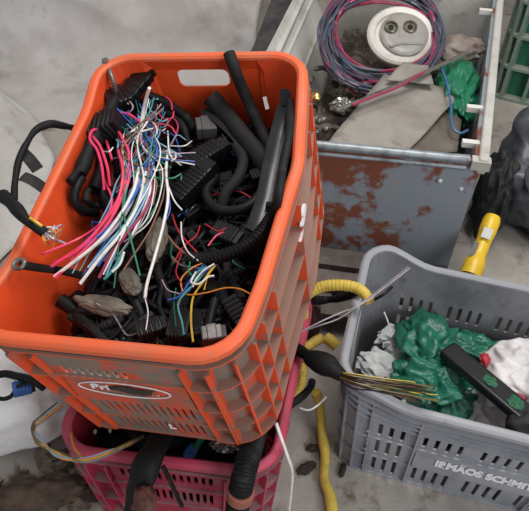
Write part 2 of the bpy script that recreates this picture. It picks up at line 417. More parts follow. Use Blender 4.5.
# big tarpaulin draped against the wall
def sheet(name, fn, nu, nv, m, thick=.003, parent=None, smooth=180):
    mb = MB(); vs = [fn(i/nu, j/nv) for i in range(nu+1) for j in range(nv+1)]
    mb.add(vs, [(i*(nv+1)+j, (i+1)*(nv+1)+j, (i+1)*(nv+1)+j+1, i*(nv+1)+j+1) for i in range(nu) for j in range(nv)])
    o = mb.build(name, m, parent, smooth)
    s = o.modifiers.new('thickness', 'SOLIDIFY'); s.thickness = thick; s.offset = 0
    return o
def fnz(x, y, z=0, o=3):
    return noise.fractal(Vector((x, y, z)), .9, 2.1, o)
def rdg(x, y, z=0):
    return 1-abs(noise.noise(Vector((x, y, z))))*2
TARP = mat('grey dusty tarpaulin', (190, 185, 182), (168, 162, 158), (.42, .66), 4, .75, dust=(140, 133, 128), damt=(.56, .78), dscale=6, bump=.25, bscale=25)
def tarp(u, v):
    x = -1.75+u*1.69; L = v*1.45
    yb = 2.10+.05*noise.noise(Vector((x*2.3, 1, 1)))
    if L < .30: y = yb-.30+L; z = .004
    else:
        q = L-.30; R_ = .16; an = min(q/R_, 1.05)
        y = yb+R_*sin(an); z = .004+R_*(1-cos(an))
        if q/R_ > 1.05: e = q-R_*1.05; y += e*cos(1.05); z += e*sin(1.05)
    k = sm(.15, .5, v)
    d = (.004+.022*k)*fnz(x*2.2+L*1.5, L*3.0-x*.8, 5)+.024*k*max(0, rdg(x*1.3+L*1.4, L*1.9-x*.5, 3))**4+.015*k*max(0, rdg(x*2.6-L*2.2, L*2.4+x, 8))**4
    x += .02*noise.noise(Vector((0, L*4, 0)))+.10*sm(.42, 1.2, L)*u
    return Vector((x, y-d*.8, max(.003, z+d*.6)))
tag(sheet('tarpaulin', tarp, 130, 90, TARP), 'large grey dirty tarpaulin draped down the back wall behind the orange crate', 'tarpaulin')
# white sheet lying in a heap at the left
WSH = mat('white plastic sheeting', (206, 203, 198), (184, 180, 175), (.42, .66), 5, .6, dust=(140, 134, 128), damt=(.58, .75), dscale=10, bump=.15, bscale=30)
WE = [at(px, py, .012) for px, py in ((-22, 272), (0, 262), (30, 232), (46, 196), (54, 160), (40, 124), (20, 105), (-6, 84))]
def wsheet(u, v):
    q = v*(len(WE)-1); i = min(len(WE)-2, int(q)); p = WE[i].lerp(WE[i+1], q-i)
    x = p.x-.85*(1-u); yy = p.y
    e = min(1, (1-u)*5, v*6, (1-v)*6); e = max(0, e)
    z = .013+.10*sm(0, 1, e)+.04*fnz(x*4, yy*4, 2)*e+.06*max(0, rdg(x*3+yy*2, yy*2.5-x, 7))**3*e
    return Vector((x+.012*noise.noise(Vector((yy*9, 0, 0))), yy, max(.013, z)))
tag(sheet('plastic_sheet', wsheet, 60, 60, WSH), 'crumpled white plastic sheet heaped on the floor left of the orange crate', 'sheet')
# white sack at lower left
SACK = mat('white woven sack', (232, 230, 230), (200, 196, 194), (.5, .72), 14, .75, bump=.2, bscale=60)
sk = thing('sack', (-.52, .76, 0), 'white woven sack slumped on the floor left of the crimson crate', 'sack')
blob((-.575, .755, .10), (.205, .165, .125), 3, .10, 4, 5, RZ(12), .002, .10, .72).build('bag', SACK, sk, 180)
sb = MB(); sb.tube([Vector((-.70, .612, .06)), Vector((-.62, .588, .075)), Vector((-.52, .592, .08)), Vector((-.44, .618, .085))], .0022, n=5); sb.build('seam_stitching', mat('sack stitch', (150, 146, 142)), sk)
# cable and clip lying over the sack
cable('cable', [at(-20, 382, .26), at(2, 374, .26), at(16, 376, .265), at(32, 380, .27), at(44, 388, .25)], .007, BLACKS[0], 'black cable with loop lying across the white sack', 'cable', n=10)
cable('cable', [at(-14, 386, .25), at(-2, 398, .245), at(10, 397, .245), at(18, 387, .26), at(30, 382, .26)], .004, BLACKS[0], 'thin black loop of cable beside the blue connector on the white sack', 'cable')
def connector(px, M, s, m, label, cat='connector', group=None, pins=4, lip=True):
    T = thing('connector', None, label, cat, group, M)
    b = MB(); b.box((-s[0], -s[1], -s[2]), (s[0], s[1], s[2]), M)
    for k in range(pins):
        x = -s[0]*.8+1.6*s[0]*(k+.5)/pins; b.box((x-s[0]*.5/pins, -s[1]*1.12, -s[2]*.7), (x+s[0]*.5/pins, s[1]*1.12, s[2]*1.12), M)
    o = b.build('housing', m, T, 30); bv = o.modifiers.new('bevel', 'BEVEL'); bv.width = min(s)*.18; bv.segments = 2
    if lip:
        c = MB(); c.box((s[0]*.98, -s[1]*.8, -s[2]*.8), (s[0]*1.35, s[1]*.8, s[2]*.8), M); c.build('latch', BLACKS[3], T, 30)
    return T
BLUEP = mat('blue plastic', (52, 96, 160), None, rough=.4)
connector(None, TR(*at(22, 388, .25)) @ RZ(25) @ RY(8), (.016, .011, .010), BLUEP, 'small blue connector lying on the white sack under the orange crate')
# floor debris lower left
DEB = [mat('brown dry scrap', (98, 80, 66), (70, 58, 48), (.4, .6), 30, .9), mat('grey brown scrap', (120, 106, 94), (84, 72, 62), (.4, .6), 30, .9), mat('dark scrap', (56, 48, 42), None, rough=.9)]
for i in range(46):
    p = at(R.uniform(-8, 92), R.uniform(478, 514), .004) if i < 36 else at(R.uniform(40, 78), R.uniform(448, 480), .004)
    if p.x > -.325 and p.y > .43: p.x = -.36-R.random()*.1
    n = 9; a0 = R.uniform(0, 6.3); l = R.uniform(.012, .035); w = R.uniform(.004, .014); vs = []
    for j in range(n):
        an = 2*pi*j/n; q = R.uniform(.75, 1.2); x, y = cos(an)*l*q, sin(an)*w*q
        vs.append(p+Vector((x*cos(a0)-y*sin(a0), x*sin(a0)+y*cos(a0), .001+abs(x)*R.uniform(.0, .25))))
    mb = MB(); mb.add(vs+[v+Vector((0, 0, .0025)) for v in vs], [tuple(range(n))[::-1], tuple(range(n, 2*n))]+[(j, (j+1) % n, n+(j+1) % n, n+j) for j in range(n)])
    tag(mb.build('scrap', DEB[i % 3], None, 30), 'scrap of dry brown litter on the floor in front of the white sack', 'litter', 'litter on the floor at lower left')
rg = blob(at(28, 499, .012), (.10, .035, .016), 11, .3, 6, 4, RZ(18), .001, .25); tag(rg.build('rag', DEB[0], None, 180), 'crumpled brown rag on the floor at the lower left corner', 'rag')
# ------------------------------------------------------------------ metal bin at the back
BINM = mat('bin metal rusty', (142, 151, 160), (130, 76, 56), (.52, .57), 6, .5, dust=(158, 148, 136), damt=(.60, .66), dscale=9, metal=0, bump=.08, bscale=40, grad=(-.34, 0, .42, -.012))
BINW = mat('bin white enamel', (196, 194, 188), (172, 166, 156), (.45, .68), 8, .45, dust=(130, 120, 108), damt=(.6, .75), dscale=14)
LIPM = mat('bin folded lip', (150, 158, 164), (110, 112, 112), (.5, .66), 20, .4, metal=.3)
Z0 = .365
fl_, fr_, br_, bl_ = Vector((-.085, 1.235, 0)), Vector((.492, 1.172, 0)), Vector((.76, 2.12, 0)), Vector((.115, 2.17, 0))
bin_ = thing('metal_bin', (.3, 1.6, 0), 'open rusty metal bin with white rim holding wire coil and sheet scrap', 'bin')
def wallseg(mb, A, B, z0, z1, th, mi=0):
    d = (B-A).normalized(); nrm = Vector((-d.y, d.x, 0))*th
    vs = [A+Vector((0, 0, z0)), B+Vector((0, 0, z0)), B+nrm+Vector((0, 0, z0)), A+nrm+Vector((0, 0, z0))]
    vs += [v+Vector((0, 0, z1-z0)) for v in vs]
    mb.add(vs, [(0, 3, 2, 1), (4, 5, 6, 7), (0, 1, 5, 4), (1, 2, 6, 5), (2, 3, 7, 6), (3, 0, 4, 7)], mi)
b = MB(); wallseg(b, fl_, fr_, .01, Z0, .012); b.build('front_panel', BINM, bin_, 0)
b = MB(); wallseg(b, fr_, br_, .01, Z0, .02); b.build('side_panel', BINM, bin_, 0)
b = MB(); wallseg(b, bl_, fl_, .01, Z0, .02); b.build('side_panel', BINW, bin_, 0)
b = MB(); wallseg(b, br_, bl_, .01, Z0+.14, .02); b.build('back_panel', BINW, bin_, 0)
b = MB(); vs = [v+Vector((0, 0, .01)) for v in (fl_, fr_, br_, bl_)]; b.add(vs+[v+Vector((0, 0, .01)) for v in vs], [(0, 3, 2, 1), (4, 5, 6, 7), (0, 1, 5, 4), (1, 2, 6, 5), (2, 3, 7, 6), (3, 0, 4, 7)]); b.build('bottom_panel', BINM, bin_, 0)
b = MB(); d = (fr_-fl_).normalized()
b.tube([fl_+Vector((0, .004, Z0)), fr_-d*.03+Vector((0, .004, Z0))], .011, n=10); b.tube([fl_+Vector((0, -.004, Z0-.018)), fr_-d*.035+Vector((0, -.004, Z0-.018))], .005, n=8); b.build('front_lip', LIPM, bin_, 40)
b = MB(); e = (br_-fr_).normalized(); nn = Vector((-e.y, e.x, 0))
for s_, w_ in ((0., .034),):
    A = fr_-e*.01-nn*.012; Bq = br_+e*.06-nn*.012
    wallseg(b, A, Bq, Z0-.03, Z0+.014, w_*.68)
o = b.build('side_rim', BINW, bin_, 30); bv = o.modifiers.new('bevel', 'BEVEL'); bv.width = .006; bv.segments = 3
b = MB(); b.box((-.02, -.012, -.012), (.022, .012, .012), TR(*(fr_+Vector((-.005, .0, Z0-.005)))) @ RZ(-10)); o = b.build('corner_bracket', BINW, bin_, 30)
# clip tabs on the rim
for (px, py) in ((482, 10), (471, 107), (467, 142)):
    p = at(px+4, py, Z0+.0); b = MB(); b.box((-.02, -.008, -.012), (.02, .008, .002), TR(*p) @ RZ(-8)); b.build('clip_tab', mat('white clip', (218, 216, 210)), bin_, 30)
# screw holes / rivets of front
for (px, py) in ((461, 189), (440, 181)):
    p = atY(px, py, 1.175); b = MB(); bb_ = blob(p, (.006, .004, .006), 1, 0, 1, 2); bb_.build('rivet', mat('rivet white', (206, 206, 204)), bin_)
# sloping liner on the left
b = MB()
LT = [bl_+Vector((-.0, .0, Z0+.02)), fl_+Vector((-.0, .05, Z0+.02)), fl_+Vector((.15, .05, .13)), bl_+Vector((.13, -.02, .13))]
nr_ = (LT[1]-LT[0]).cross(LT[3]-LT[0]).normalized()*.006
b.add(LT+[v-nr_ for v in LT], [(0, 1, 2, 3), (7, 6, 5, 4), (0, 4, 5, 1), (1, 5, 6, 2), (2, 6, 7, 3), (3, 7, 4, 0)])
for q in (.25, .55):
    b.tube([LT[0].lerp(LT[3], q)+Vector((0, 0, .004)), LT[1].lerp(LT[2], q)+Vector((0, 0, .004))], .006, n=8)
tag(b.build('liner', BINW, bin_, 30), 'sloping ridged white side liner')
# debris bed in bin
def bed(u, v):
    L0, L1 = fl_+Vector((.155, .04, 0)), bl_+Vector((.14, -.04, 0)); R0, R1 = fr_+Vector((-.035, .04, 0)), br_+Vector((-.04, -.04, 0))
    p = (L0*(1-u)+R0*u)*(1-v)+(L1*(1-u)+R1*u)*v
    p.z = .20+.03*fnz(p.x*9, p.y*9)+.02*fnz(p.x*30, p.y*30)
    return p
tag(sheet('debris', bed, 40, 60, mat('rusty debris', (92, 80, 70), (58, 48, 42), (.4, .6), 25, .9, dust=(132, 120, 108), damt=(.56, .68), dscale=30, bump=.6, bscale=80)), 'bed of dirty scrap and dust filling the metal bin', 'debris', kind='stuff')
# wire coil
ct = thing('wire_coil', at(378, 60, .24), 'large coil of purple, slate and magenta wire leaning in the metal bin', 'wire coil')
cols = ['slate', 'purple', 'slate', 'slate', 'magenta', 'slate', 'slate', 'purple', 'slate', 'slate', 'magenta']
for i in range(22):
    cx_, cy_ = 382+R.uniform(-4, 4), 36+R.uniform(-7, 8); rx, ry = R.uniform(50, 62), R.uniform(40, 56)
    ph = R.uniform(0, 6.3); pts = []
    for j in range(17):
        an = ph+2*pi*j/16*1.0
        px, py = cx_+cos(an)*rx+R.uniform(-1, 1), cy_+sin(an)*ry+R.uniform(-1, 1)
        pts.append(at(px, py, .315+.12*(95-py)/130*1.0+R.uniform(-.012, .012)))
    MB().tube(pts, R.choice((.0032, .004, .005)), n=6, step=.012).build('wire', WIRE[cols[i % len(cols)]], ct)
for i, c in enumerate(('magenta', 'slate', 'purple')):
    MB().tube([at(332+4*i, 40, .33), at(336+5*i, 66, .32), at(348+5*i, 86-2*i, .30), at(362+6*i, 100-3*i, .28)], .0045, n=6).build('wire', WIRE[c], ct)
# flange / lamp base
PLM = mat('cream plastic', (206, 202, 194), (176, 170, 160), (.45, .68), 10, .35)
DGM = mat('dull grey plate', (150, 146, 140), (128, 122, 114), (.45, .65), 12, .35)
pc = at(401, 36, .36); pn = (CAM-pc).normalized()*.55+Vector((.1, -.1, .85)); pn.normalize()
q = pn.to_track_quat('Z', 'Y').to_matrix().to_4x4(); PMx = TR(*pc) @ q
ft = thing('pump_cover', None, 'round cream plastic cover plate with two ringed holes inside the wire coil', 'cover plate', M=PMx)
PMx = PMx @ Matrix.Scale(.86, 4)
def lathe(prof, Mx, n=40):
    mb = MB(); k = len(prof); vs = []
    for j in range(n):
        an = 2*pi*j/n
        for r_, z in prof: vs.append(Mx @ Vector((cos(an)*r_, sin(an)*r_, z)))
    mb.add(vs, [(j*k+i, ((j+1) % n)*k+i, ((j+1) % n)*k+i+1, j*k+i+1) for j in range(n) for i in range(k-1)]); return mb
lathe([(.0, -.012), (.112, -.012), (.118, -.006), (.118, .004), (.110, .010), (.092, .006), (.088, -.002), (0, -.004)], PMx).build('plate', PLM, ft)
lathe([(0, -.002), (.082, -.0005), (.086, .004), (.082, .007), (.06, .009), (0, .010)], PMx @ TR(.012, .006, 0)).build('inner_disc', DGM, ft)
for x, y in ((-.036, .026), (.030, .030)):
    lathe([(.022, .008), (.024, .016), (.020, .019), (.017, .016), (.016, .010), (0, .010)], PMx @ TR(x, y, 0), 24).build('ring', mat('dull ring', (134, 128, 112), (96, 90, 76), (.4, .6), 40, .3, metal=.3), ft); rg_ = ft.children[-1] if False else bpy.data.objects[sorted(o.name for o in bpy.data.objects if o.name.startswith('ring'))[-1]]
    lathe([(.010, .0105), (.010, .0125), (0, .013)], PMx @ TR(x, y, 0), 16).build('plug', BLACKS[2], rg_)
MB().tube([PMx @ Vector((-.04, -.052, .010)), PMx @ Vector((-.01, -.040, .010)), PMx @ Vector((.03, -.036, .010)), PMx @ Vector((.072, -.034, .009))], .004, n=8).build('curved_lip', DGM, ft)
# sheet scraps
SHM = mat('weathered grey sheet', (152, 146, 138), (128, 120, 110), (.42, .66), 7, .7, dust=(108, 96, 84), damt=(.58, .72), dscale=14)
SHD = mat('brown grey sheet', (112, 104, 94), (92, 84, 74), (.42, .66), 8, .7)
def poly_sheet(name, pts, th, m, label, cat, n=10, wob=.006):
    A, B, C, D = pts
    def fn(u, v):
        p = (A*(1-u)+B*u)*(1-v)+(D*(1-u)+C*u)*v
        return p+Vector((0, 0, wob*fnz(p.x*9, p.y*9, 1)))
    return tag(sheet(name, fn, n, n, m, th, None, 30), label, cat)
poly_sheet('metal_sheet', [at(322, 150, .352), at(406, 153, .350), at(463, 92, .335), at(384, 74, .345)], .003, SHM, 'pale grey bent metal sheet across the front of the rusty bin', 'sheet')
poly_sheet('metal_sheet', [at(405, 153, .345), at(457, 152, .33), at(465, 96, .30), at(440, 92, .305)], .003, SHD, 'brown-grey folded sheet under the right edge of the pale sheet', 'sheet', wob=.012)
poly_sheet('metal_sheet', [at(386, 80, .362), at(434, 84, .36), at(428, 66, .372), at(403, 62, .372)], .003, SHM, 'small grey metal offcut lying on top below the cover plate', 'sheet', wob=.004)
cable('metal_bar', [at(336, 110, .372), at(400, 84, .376), at(468, 52, .385)], .0075, STEEL, 'long thin grey metal bar lying across the bin contents', 'bar', n=8, flat=.5)
cable('wire', [at(352, 105, .386), at(378, 95, .388), at(398, 87, .390), at(424, 72, .392)], .0036, WIRE['magenta'], 'single magenta wire running beside the grey bar in the bin', 'wire', n=6)
cable('wire', [at(441, 66, .375), at(447, 84, .37), at(451, 106, .36), at(452, 126, .355), at(460, 133, .35), at(468, 130, .35)], .0032, wm('bright blue wire', (62, 102, 150)), 'single blue wire hanging down the right side of the bin', 'wire', n=6)
GBAG = mat('green plastic bag', (26, 118, 84), (20, 96, 68), (.45, .65), 12, .35, bump=.5, bscale=22)
tag(blob(at(456, 90, .30), (.055, .15, .055), 5, .3, 5, 5, RZ(-14), None, .2).build('plastic_bag', GBAG, None, 180), 'green plastic bag stuffed along the right side of the metal bin', 'bag')
tag(blob(at(460, 50, .33), (.06, .04, .035), 8, .4, 6, 4, None, None, .2).build('rag', mat('pale dusty rag', (150, 140, 132), (120, 104, 96), (.4, .6), 20, .8), None, 180), 'pale dusty rag on top of the green bag in the metal bin', 'rag')
BRASS = mat('brass', (206, 170, 104), None, rough=.25, metal=.9); FOIL = mat('crumpled foil', (176, 176, 168), None, rough=.25, metal=.7)
tag(blob(at(316, 97, .30), (.016, .014, .012), 3, .3, 4, 3).build('brass_fitting', BRASS, None, 40), 'shiny brass fitting beside the right wall of the orange crate', 'fitting')
tag(blob(at(341, 105, .29), (.024, .02, .016), 6, .5, 6, 4, None, None, .3).build('foil', FOIL, None, 30), 'crumpled piece of silver foil in the left of the bin', 'foil')
for i in range(34):
    p = at(R.uniform(306, 362), R.uniform(58, 134), R.uniform(.25, .30)); k = i % 4
    m_ = (DEB[0], DEB[1], STEEL, BLACKS[2])[k]
    tag(blob(p, (R.uniform(.008, .026), R.uniform(.006, .016), R.uniform(.005, .012)), i*1.3, .4, 5, 3, RZ(R.uniform(0, 180))).build('scrap_piece', m_, None, 35), 'small dirty metal or plastic scrap in the left end of the bin', 'scrap', 'scrap pieces in the left of the metal bin')
poly_sheet('rubber_strip', [at(248, 60, .20), at(274, 60, .20), at(300, -12, .26), at(276, -12, .26)], .004, mat('dark rubber strip', (74, 72, 72), (52, 50, 50), (.45, .6), 12, .8), 'dark rubber strip added between the tarpaulin and the white side of the bin', 'strip')  # dark strip added to paint the shade of the gap beside the bin
# ------------------------------------------------------------------ pallet boards between bin and crates
WOOD = mat('grey weathered wood', (112, 104, 98), (84, 76, 70), (.4, .62), 12, .85, bump=.3, bscale=50)
pl_ = thing('pallet', (.2, 1.04, 0), 'weathered grey wooden pallet on the floor between bin and grey crate', 'pallet')
for i, y in enumerate((1.00, 1.085, 1.165)):
    b = MB(); b.box((.0, -.03, .05), (.25, .03, .068), TR(.11, y-.01, 0) @ RZ(-8)); b.build('board', WOOD, pl_, 30)
for x in (.145, .26):
    b = MB(); b.box((x-.025, .985, .0), (x+.025, 1.16, .05), TR(0, 0, 0)); b.build('bearer', WOOD, pl_, 30)
mb_ = MB(); mb_.box((-.24, -.11, 0), (.24, .11, .008), TR(.52, 1.045, 0) @ RZ(-14)); tag(mb_.build('rubber_mat', BLACKS[2], None, 30), 'dark mat added as shade on the floor between the rusty bin and the grey crate', 'mat')  # dark mat added in place of the floor shade behind the grey crate
# ------------------------------------------------------------------ dark bag, yellow tool
DBAG = mat('dark grey plastic bag', (74, 74, 82), (54, 54, 60), (.45, .65), 8, .38, bump=.35, bscale=12)
db = thing('bag', (.80, 1.45, 0), 'dark grey plastic bag slumped right of the rusty bin', 'bag')
blob((.86, 1.43, .135), (.20, .20, .16), 21, .14, 3.0, 6, RZ(-15), .003, .12, .8).build('sack_body', DBAG, db, 180)
blob((.745, 1.39, .235), (.04, .14, .04), 27, .3, 4, 5, RZ(-20) @ RX(12), .003, .2).build('folded_flap', DBAG, db, 180)
BLK = mat('black cloth', (26, 26, 28), (44, 42, 42), (.5, .7), 14, .7)
tag(blob((.632, 1.36, .12), (.045, .10, .12), 31, .25, 4, 5, RZ(-18), .003, .2).build('cloth', BLK, None, 180), 'black cloth wedged between the rusty bin and the dark bag', 'cloth')
YEL = mat('yellow plastic tool', (226, 186, 38), (200, 160, 30), (.5, .7), 20, .35)
p0, p1 = at(470, 276, .13), at(493, 217, .20)
yt = thing('power_tool', p0, 'yellow plastic tool standing between the rusty bin and the dark bag', 'tool')
dv = p1-p0
MB().tube([p0, p0+dv*.3, p0+dv*.42, p0+dv*.75, p1], .0255, n=20, step=.006, taper=lambda t: 1-.28*sm(.15, .4, t)+.12*sm(.6, .8, t)-.12*sm(.93, 1, t)).build('housing', YEL, yt, 40)
sdv = (CAM-(p0+p1)/2).normalized()
lat = dv.normalized().cross(sdv).normalized()
b = MB(); Mx = Matrix((( *lat, 0), (*dv.normalized(), 0), (*sdv, 0), (0, 0, 0, 1))).transposed()
b.box((-.010, -.014, 0), (.012, .014, .003), TR(*(p0+dv*.72+sdv*.026)) @ Mx); b.build('label_plate', mat('label grey', (196, 196, 190)), yt, 30)
b = MB(); b.box((-.007, -.02, 0), (.004, .02, .004), TR(*(p0+dv*.42+sdv*.018-lat*.012)) @ Mx); b.build('switch', BLACKS[3], yt, 30)
# ------------------------------------------------------------------ grey crate contents
TBAG = mat('thin green bag', (36, 112, 90), (26, 84, 70), (.42, .66), 18, .22, bump=.55, bscale=32)
gt = thing('plastic_bag', at(430, 380, .06), 'crumpled green plastic bag in the middle of the grey crate', 'bag')
blob(at(428, 388, .13), (.075, .062, .065), 41, .3, 4.5, 6, RZ(-20), None, .2).build('bag_body', TBAG, gt, 180)
blob(at(446, 408, .10), (.07, .06, .055), 44, .3, 5, 5, RZ(20), None, .2).build('bag_body', TBAG, gt, 180)
blob(at(428, 350, .15), (.06, .075, .05), 47, .35, 5, 5, RZ(-10), None, .25).build('gathered_neck', TBAG, gt, 180)
blob(at(470, 352, .155), (.075, .035, .03), 49, .5, 7, 5, RZ(-12), None, .3).build('ruffled_edge', TBAG, gt, 180)
WBAG = mat('white plastic bag', (214, 210, 210), (192, 186, 186), (.48, .7), 12, .4, bump=.5, bscale=24)
tag(blob(at(530, 385, .17), (.095, .085, .07), 52, .22, 4, 6, RZ(-14), None, .16).build('plastic_bag', WBAG, None, 180), 'white plastic bag at the right of the grey crate beside the black bar', 'bag')
tag(blob(at(470, 410, .10), (.065, .06, .045), 55, .3, 5, 5, None, None, .2).build('plastic_bag', WBAG, None, 180), 'white plastic bag half hidden under the black bar in the grey crate', 'bag')
REDP = mat('red print', (164, 40, 52), None, rough=.5)
p = at(485, 359, .215); tag(blob(p, (.010, .014, .008), 4, .4, 4, 3).build('red_scrap', REDP, None, 40), 'small red plastic scrap next to the black bar end of white bag', 'scrap')
p = at(518, 398, .21); tag(blob(p, (.018, .010, .008), 6, .4, 4, 3).build('red_scrap', REDP, None, 40), 'dark red scrap between the white bag and black bar', 'scrap')
PAPER = mat('pale paper scrap', (196, 198, 196), (160, 164, 160), (.45, .65), 20, .6)
for i, (px, py, z, rx, ry, rot, lb) in enumerate(((398, 335, .13, .045, .022, 20, 'crumpled pale paper by the back corner of the grey crate'), (385, 368, .12, .05, .035, -30, 'larger crumpled pale sheet left of the green bag'), (400, 352, .12, .03, .028, 60, 'small pale paper scrap touching the green bag'), (412, 410, .13, .035, .02, 10, 'pale torn scrap below the brown wires in the grey crate'))):
    tag(blob(at(px, py, z), (rx, ry, .018), 60+i, .4, 5, 4, RZ(rot), None, .3).build('paper_scrap', PAPER, None, 30), lb, 'paper')
DKF = mat('dark rubbish', (58, 58, 60), (90, 88, 86), (.5, .65), 20, .8)
def gbed(u, v):
    p = rrect(u, v, .142, .236); p.z = .055+.025*fnz(p.x*12, p.y*12, 4); return GM @ p
tag(sheet('rubbish', gbed, 30, 50, DKF), 'dark rubbish covering the bottom of the grey crate', 'rubbish', kind='stuff')
# black bar
pa, pb = at(446, 349, .21), at(545, 432, .235)
bt = thing('black_bar', pa, 'long black flat bar with green marks lying in the grey crate', 'bar')
ax = (pb-pa).normalized(); sd_ = ax.cross(Vector((0, 0, 1))).normalized(); n_ = sd_.cross(ax)
Bm = Matrix((( *ax, 0), (*sd_, 0), (*n_, 0), (0, 0, 0, 1))).transposed(); Ln = (pb-pa).length
b = MB(); b.box((0, -.0215, -.011), (Ln, .0215, .011), TR(*pa) @ Bm); o = b.build('bar_body', mat('black shiny bar', (18, 19, 21), (30, 30, 32), (.5, .7), 10, .35), bt, 30)
bv = o.modifiers.new('bevel', 'BEVEL'); bv.width = .006; bv.segments = 3
for x, s_ in ((.46, .013), (.72, .014)):
    bb_ = blob(pa+ax*(x*Ln)+n_*.012, (s_, s_*.8, .0022), 70+x*9, .6, 5, 4, Bm); bb_.build('green_mark', mat('green mark', (26, 92, 62)), bt, 60)
tag(blob(at(536, 425, .22), (.05, .04, .03), 77, .3, 4, 4).build('cloth', BLK, None, 180), 'black cloth beneath the lower end of the black bar', 'cloth')
# ------------------------------------------------------------------ yellow hoses, looms, wires between the crates
YHM = mat('yellow corrugated hose', (216, 188, 82), (190, 160, 66), (.48, .66), 30, .55, dust=(150, 130, 80), damt=(.62, .75), dscale=40)
cable('hose', [at(303, 316, .29), at(303, 304, .32), at(308, 294, .34), at(321, 287, .355), at(338, 285, .365), at(354, 287, .37), at(364, 293, .37), at(370, 302, .365)], .0105, YHM, 'arched yellow corrugated hose with cut end above the grey crate corner', 'hose', n=14, ridge=.05, pitch=.007, hollow=True, wob=.08)
cable('hose', [at(298, 334, .24), at(299, 343, .235), at(306, 347, .235), at(316, 341, .24), at(322, 338, .24)], .010, YHM, 'short yellow hose bend below the arched hose', 'hose', n=12, ridge=.08, pitch=.007)
cable('hose', [at(326, 338, .23), at(331, 341, .23), at(337, 347, .225)], .0115, YHM, 'yellow hose stub beside the left wall of the grey crate', 'hose', n=12, ridge=.06, pitch=.007)
cable('hose', [at(302, 362, .2), at(303, 375, .18), at(299, 389, .15), at(292, 402, .12)], .009, YHM, 'straight piece of yellow hose below the black taped loom', 'hose', n=12, ridge=.06, pitch=.007)
cable('hose', [at(316, 392, .10), at(320, 408, .06), at(322, 432, .025), at(325, 455, .016), at(324, 478, .016), at(330, 496, .016), at(333, 518, .016)], .0105, YHM, 'long yellow hose lying on the floor between the crimson and grey crates', 'hose', n=12, wob=.2)
lo = thing('taped_loom', at(300, 355, .28), 'black taped loom sagging from orange crate to grey crate corner', 'cable')
MB().tube([at(282, 346, .29), at(296, 349, .30), at(312, 358, .325), at(328, 366, .34), at(342, 376, .345)], .0155, n=14, wob=.7, flat=.75, taper=lambda t: .7+.6*sm(.1, .6, t)-.35*sm(.7, 1, t)).build('taped_sleeve', BLACKS[1], lo, 50)
for i in range(24):
    c = R.choice(('rust', 'olive', 'rust', 'black', 'rust', 'olive', 'black', 'brown', 'yellow'))
    y = R.uniform(-8, 6); zz = R.uniform(-.006, .010); MB().tube([at(338, 375+y*.5, .345), at(354+R.uniform(-4, 4), 381+y*.9+R.uniform(-2, 2), .352+zz), at(384+R.uniform(-5, 5), 386+y*1.1+R.uniform(-2, 2), .347+zz), at(408+R.uniform(-8, 8), 391+y*1.4, .337+zz), at(R.uniform(412, 440), 394+y*1.7+R.uniform(-3, 3), .318+zz)], R.choice((.0008, .0010, .0013)), n=5).build('wire', WIRE[c], lo)
cable('loom', [at(300, 300, .24), at(299, 320, .25), at(294, 340, .27), at(286, 352, .28)], .012, BLACKS[1], 'black taped cable running down beside the yellow hose arch', 'cable', n=10, wob=.2)
cable('cable', [at(312, 300, .29), at(325, 300, .27), at(345, 297, .30), at(360, 291, .34)], .008, BLACKS[1], 'black cable under the yellow hose arch', 'cable', n=10, wob=.3)
BRL = mat('dark red brown leather', (74, 36, 32), (52, 30, 28), (.4, .6), 20, .6)
tag(blob(at(313, 322, .20), (.014, .035, .05), 81, .3, 4, 4, RZ(-10), None, .2).build('rag', BRL, None, 180), 'dark red-brown rag inside the yellow hose loop', 'rag')
for i, (k, c) in enumerate((((300, 334), 'grey'), ((296, 338), 'lilac'))):
    cable('wire', [at(k[0]-6, k[1], .36), at(318, 326-3*i, .385), at(340, 318-5*i, .39), at(360, 304+i, .40), at(384, 286+2*i, .40), at(408+2*i, 267+i, .40)], .0013, WIRE[c], ('thin grey wire stretched above the grey crate corner', 'thin lilac wire twisted alongside the grey one above the grey crate')[i], 'wire', n=5)
cable('wire', [at(374, 300, .38), at(384, 294, .39), at(392, 287, .39)], .003, BLACKS[0], 'short black wire stub at the cut end of yellow hose', 'wire', n=6)
cable('wire', [at(384, 312, .2), at(388, 322, .18), at(391, 333, .16)], .0016, WIRE['white'], 'short white wire in the back corner of the grey crate', 'wire', n=5)
cable('cable', [at(288, 407, .28), at(300, 398, .27), at(310, 388, .26), at(312, 382, .24)], .007, BLACKS[1], 'thick black cable end between orange crate and grey crate', 'cable', n=10, wob=.2)
cable('wire', [at(276, 423, .36), at(281, 438, .34), at(288, 458, .31), at(292, 472, .27), at(291, 492, .2), at(288, 518, .1)], .0028, WIRE['white'], 'thin white wire hanging from the front right corner of the orange crate', 'wire', n=6)
cable('wire', [at(300, 408, .2), at(309, 410, .2), at(318, 405, .2), at(326, 397, .22)], .0018, WIRE['white'], 'short pale wire hooked near the corner of the grey crate', 'wire', n=5)
for i, (px, py, l, w_, rt, lb) in enumerate(((306, 468, .022, .010, 30, 'dark scrap on the floor right of the hanging white wire'), (343, 470, .016, .006, 70, 'dark scrap by the front left foot of the grey crate'), (312, 448, .012, .008, 10, 'small dark scrap left of the long yellow hose'))):
    tag(blob(at(px, py, .006), (l, w_, .006), 120+i, .4, 5, 4, RZ(rt), .001).build('scrap_piece', DEB[2], None, 40), lb, 'scrap')
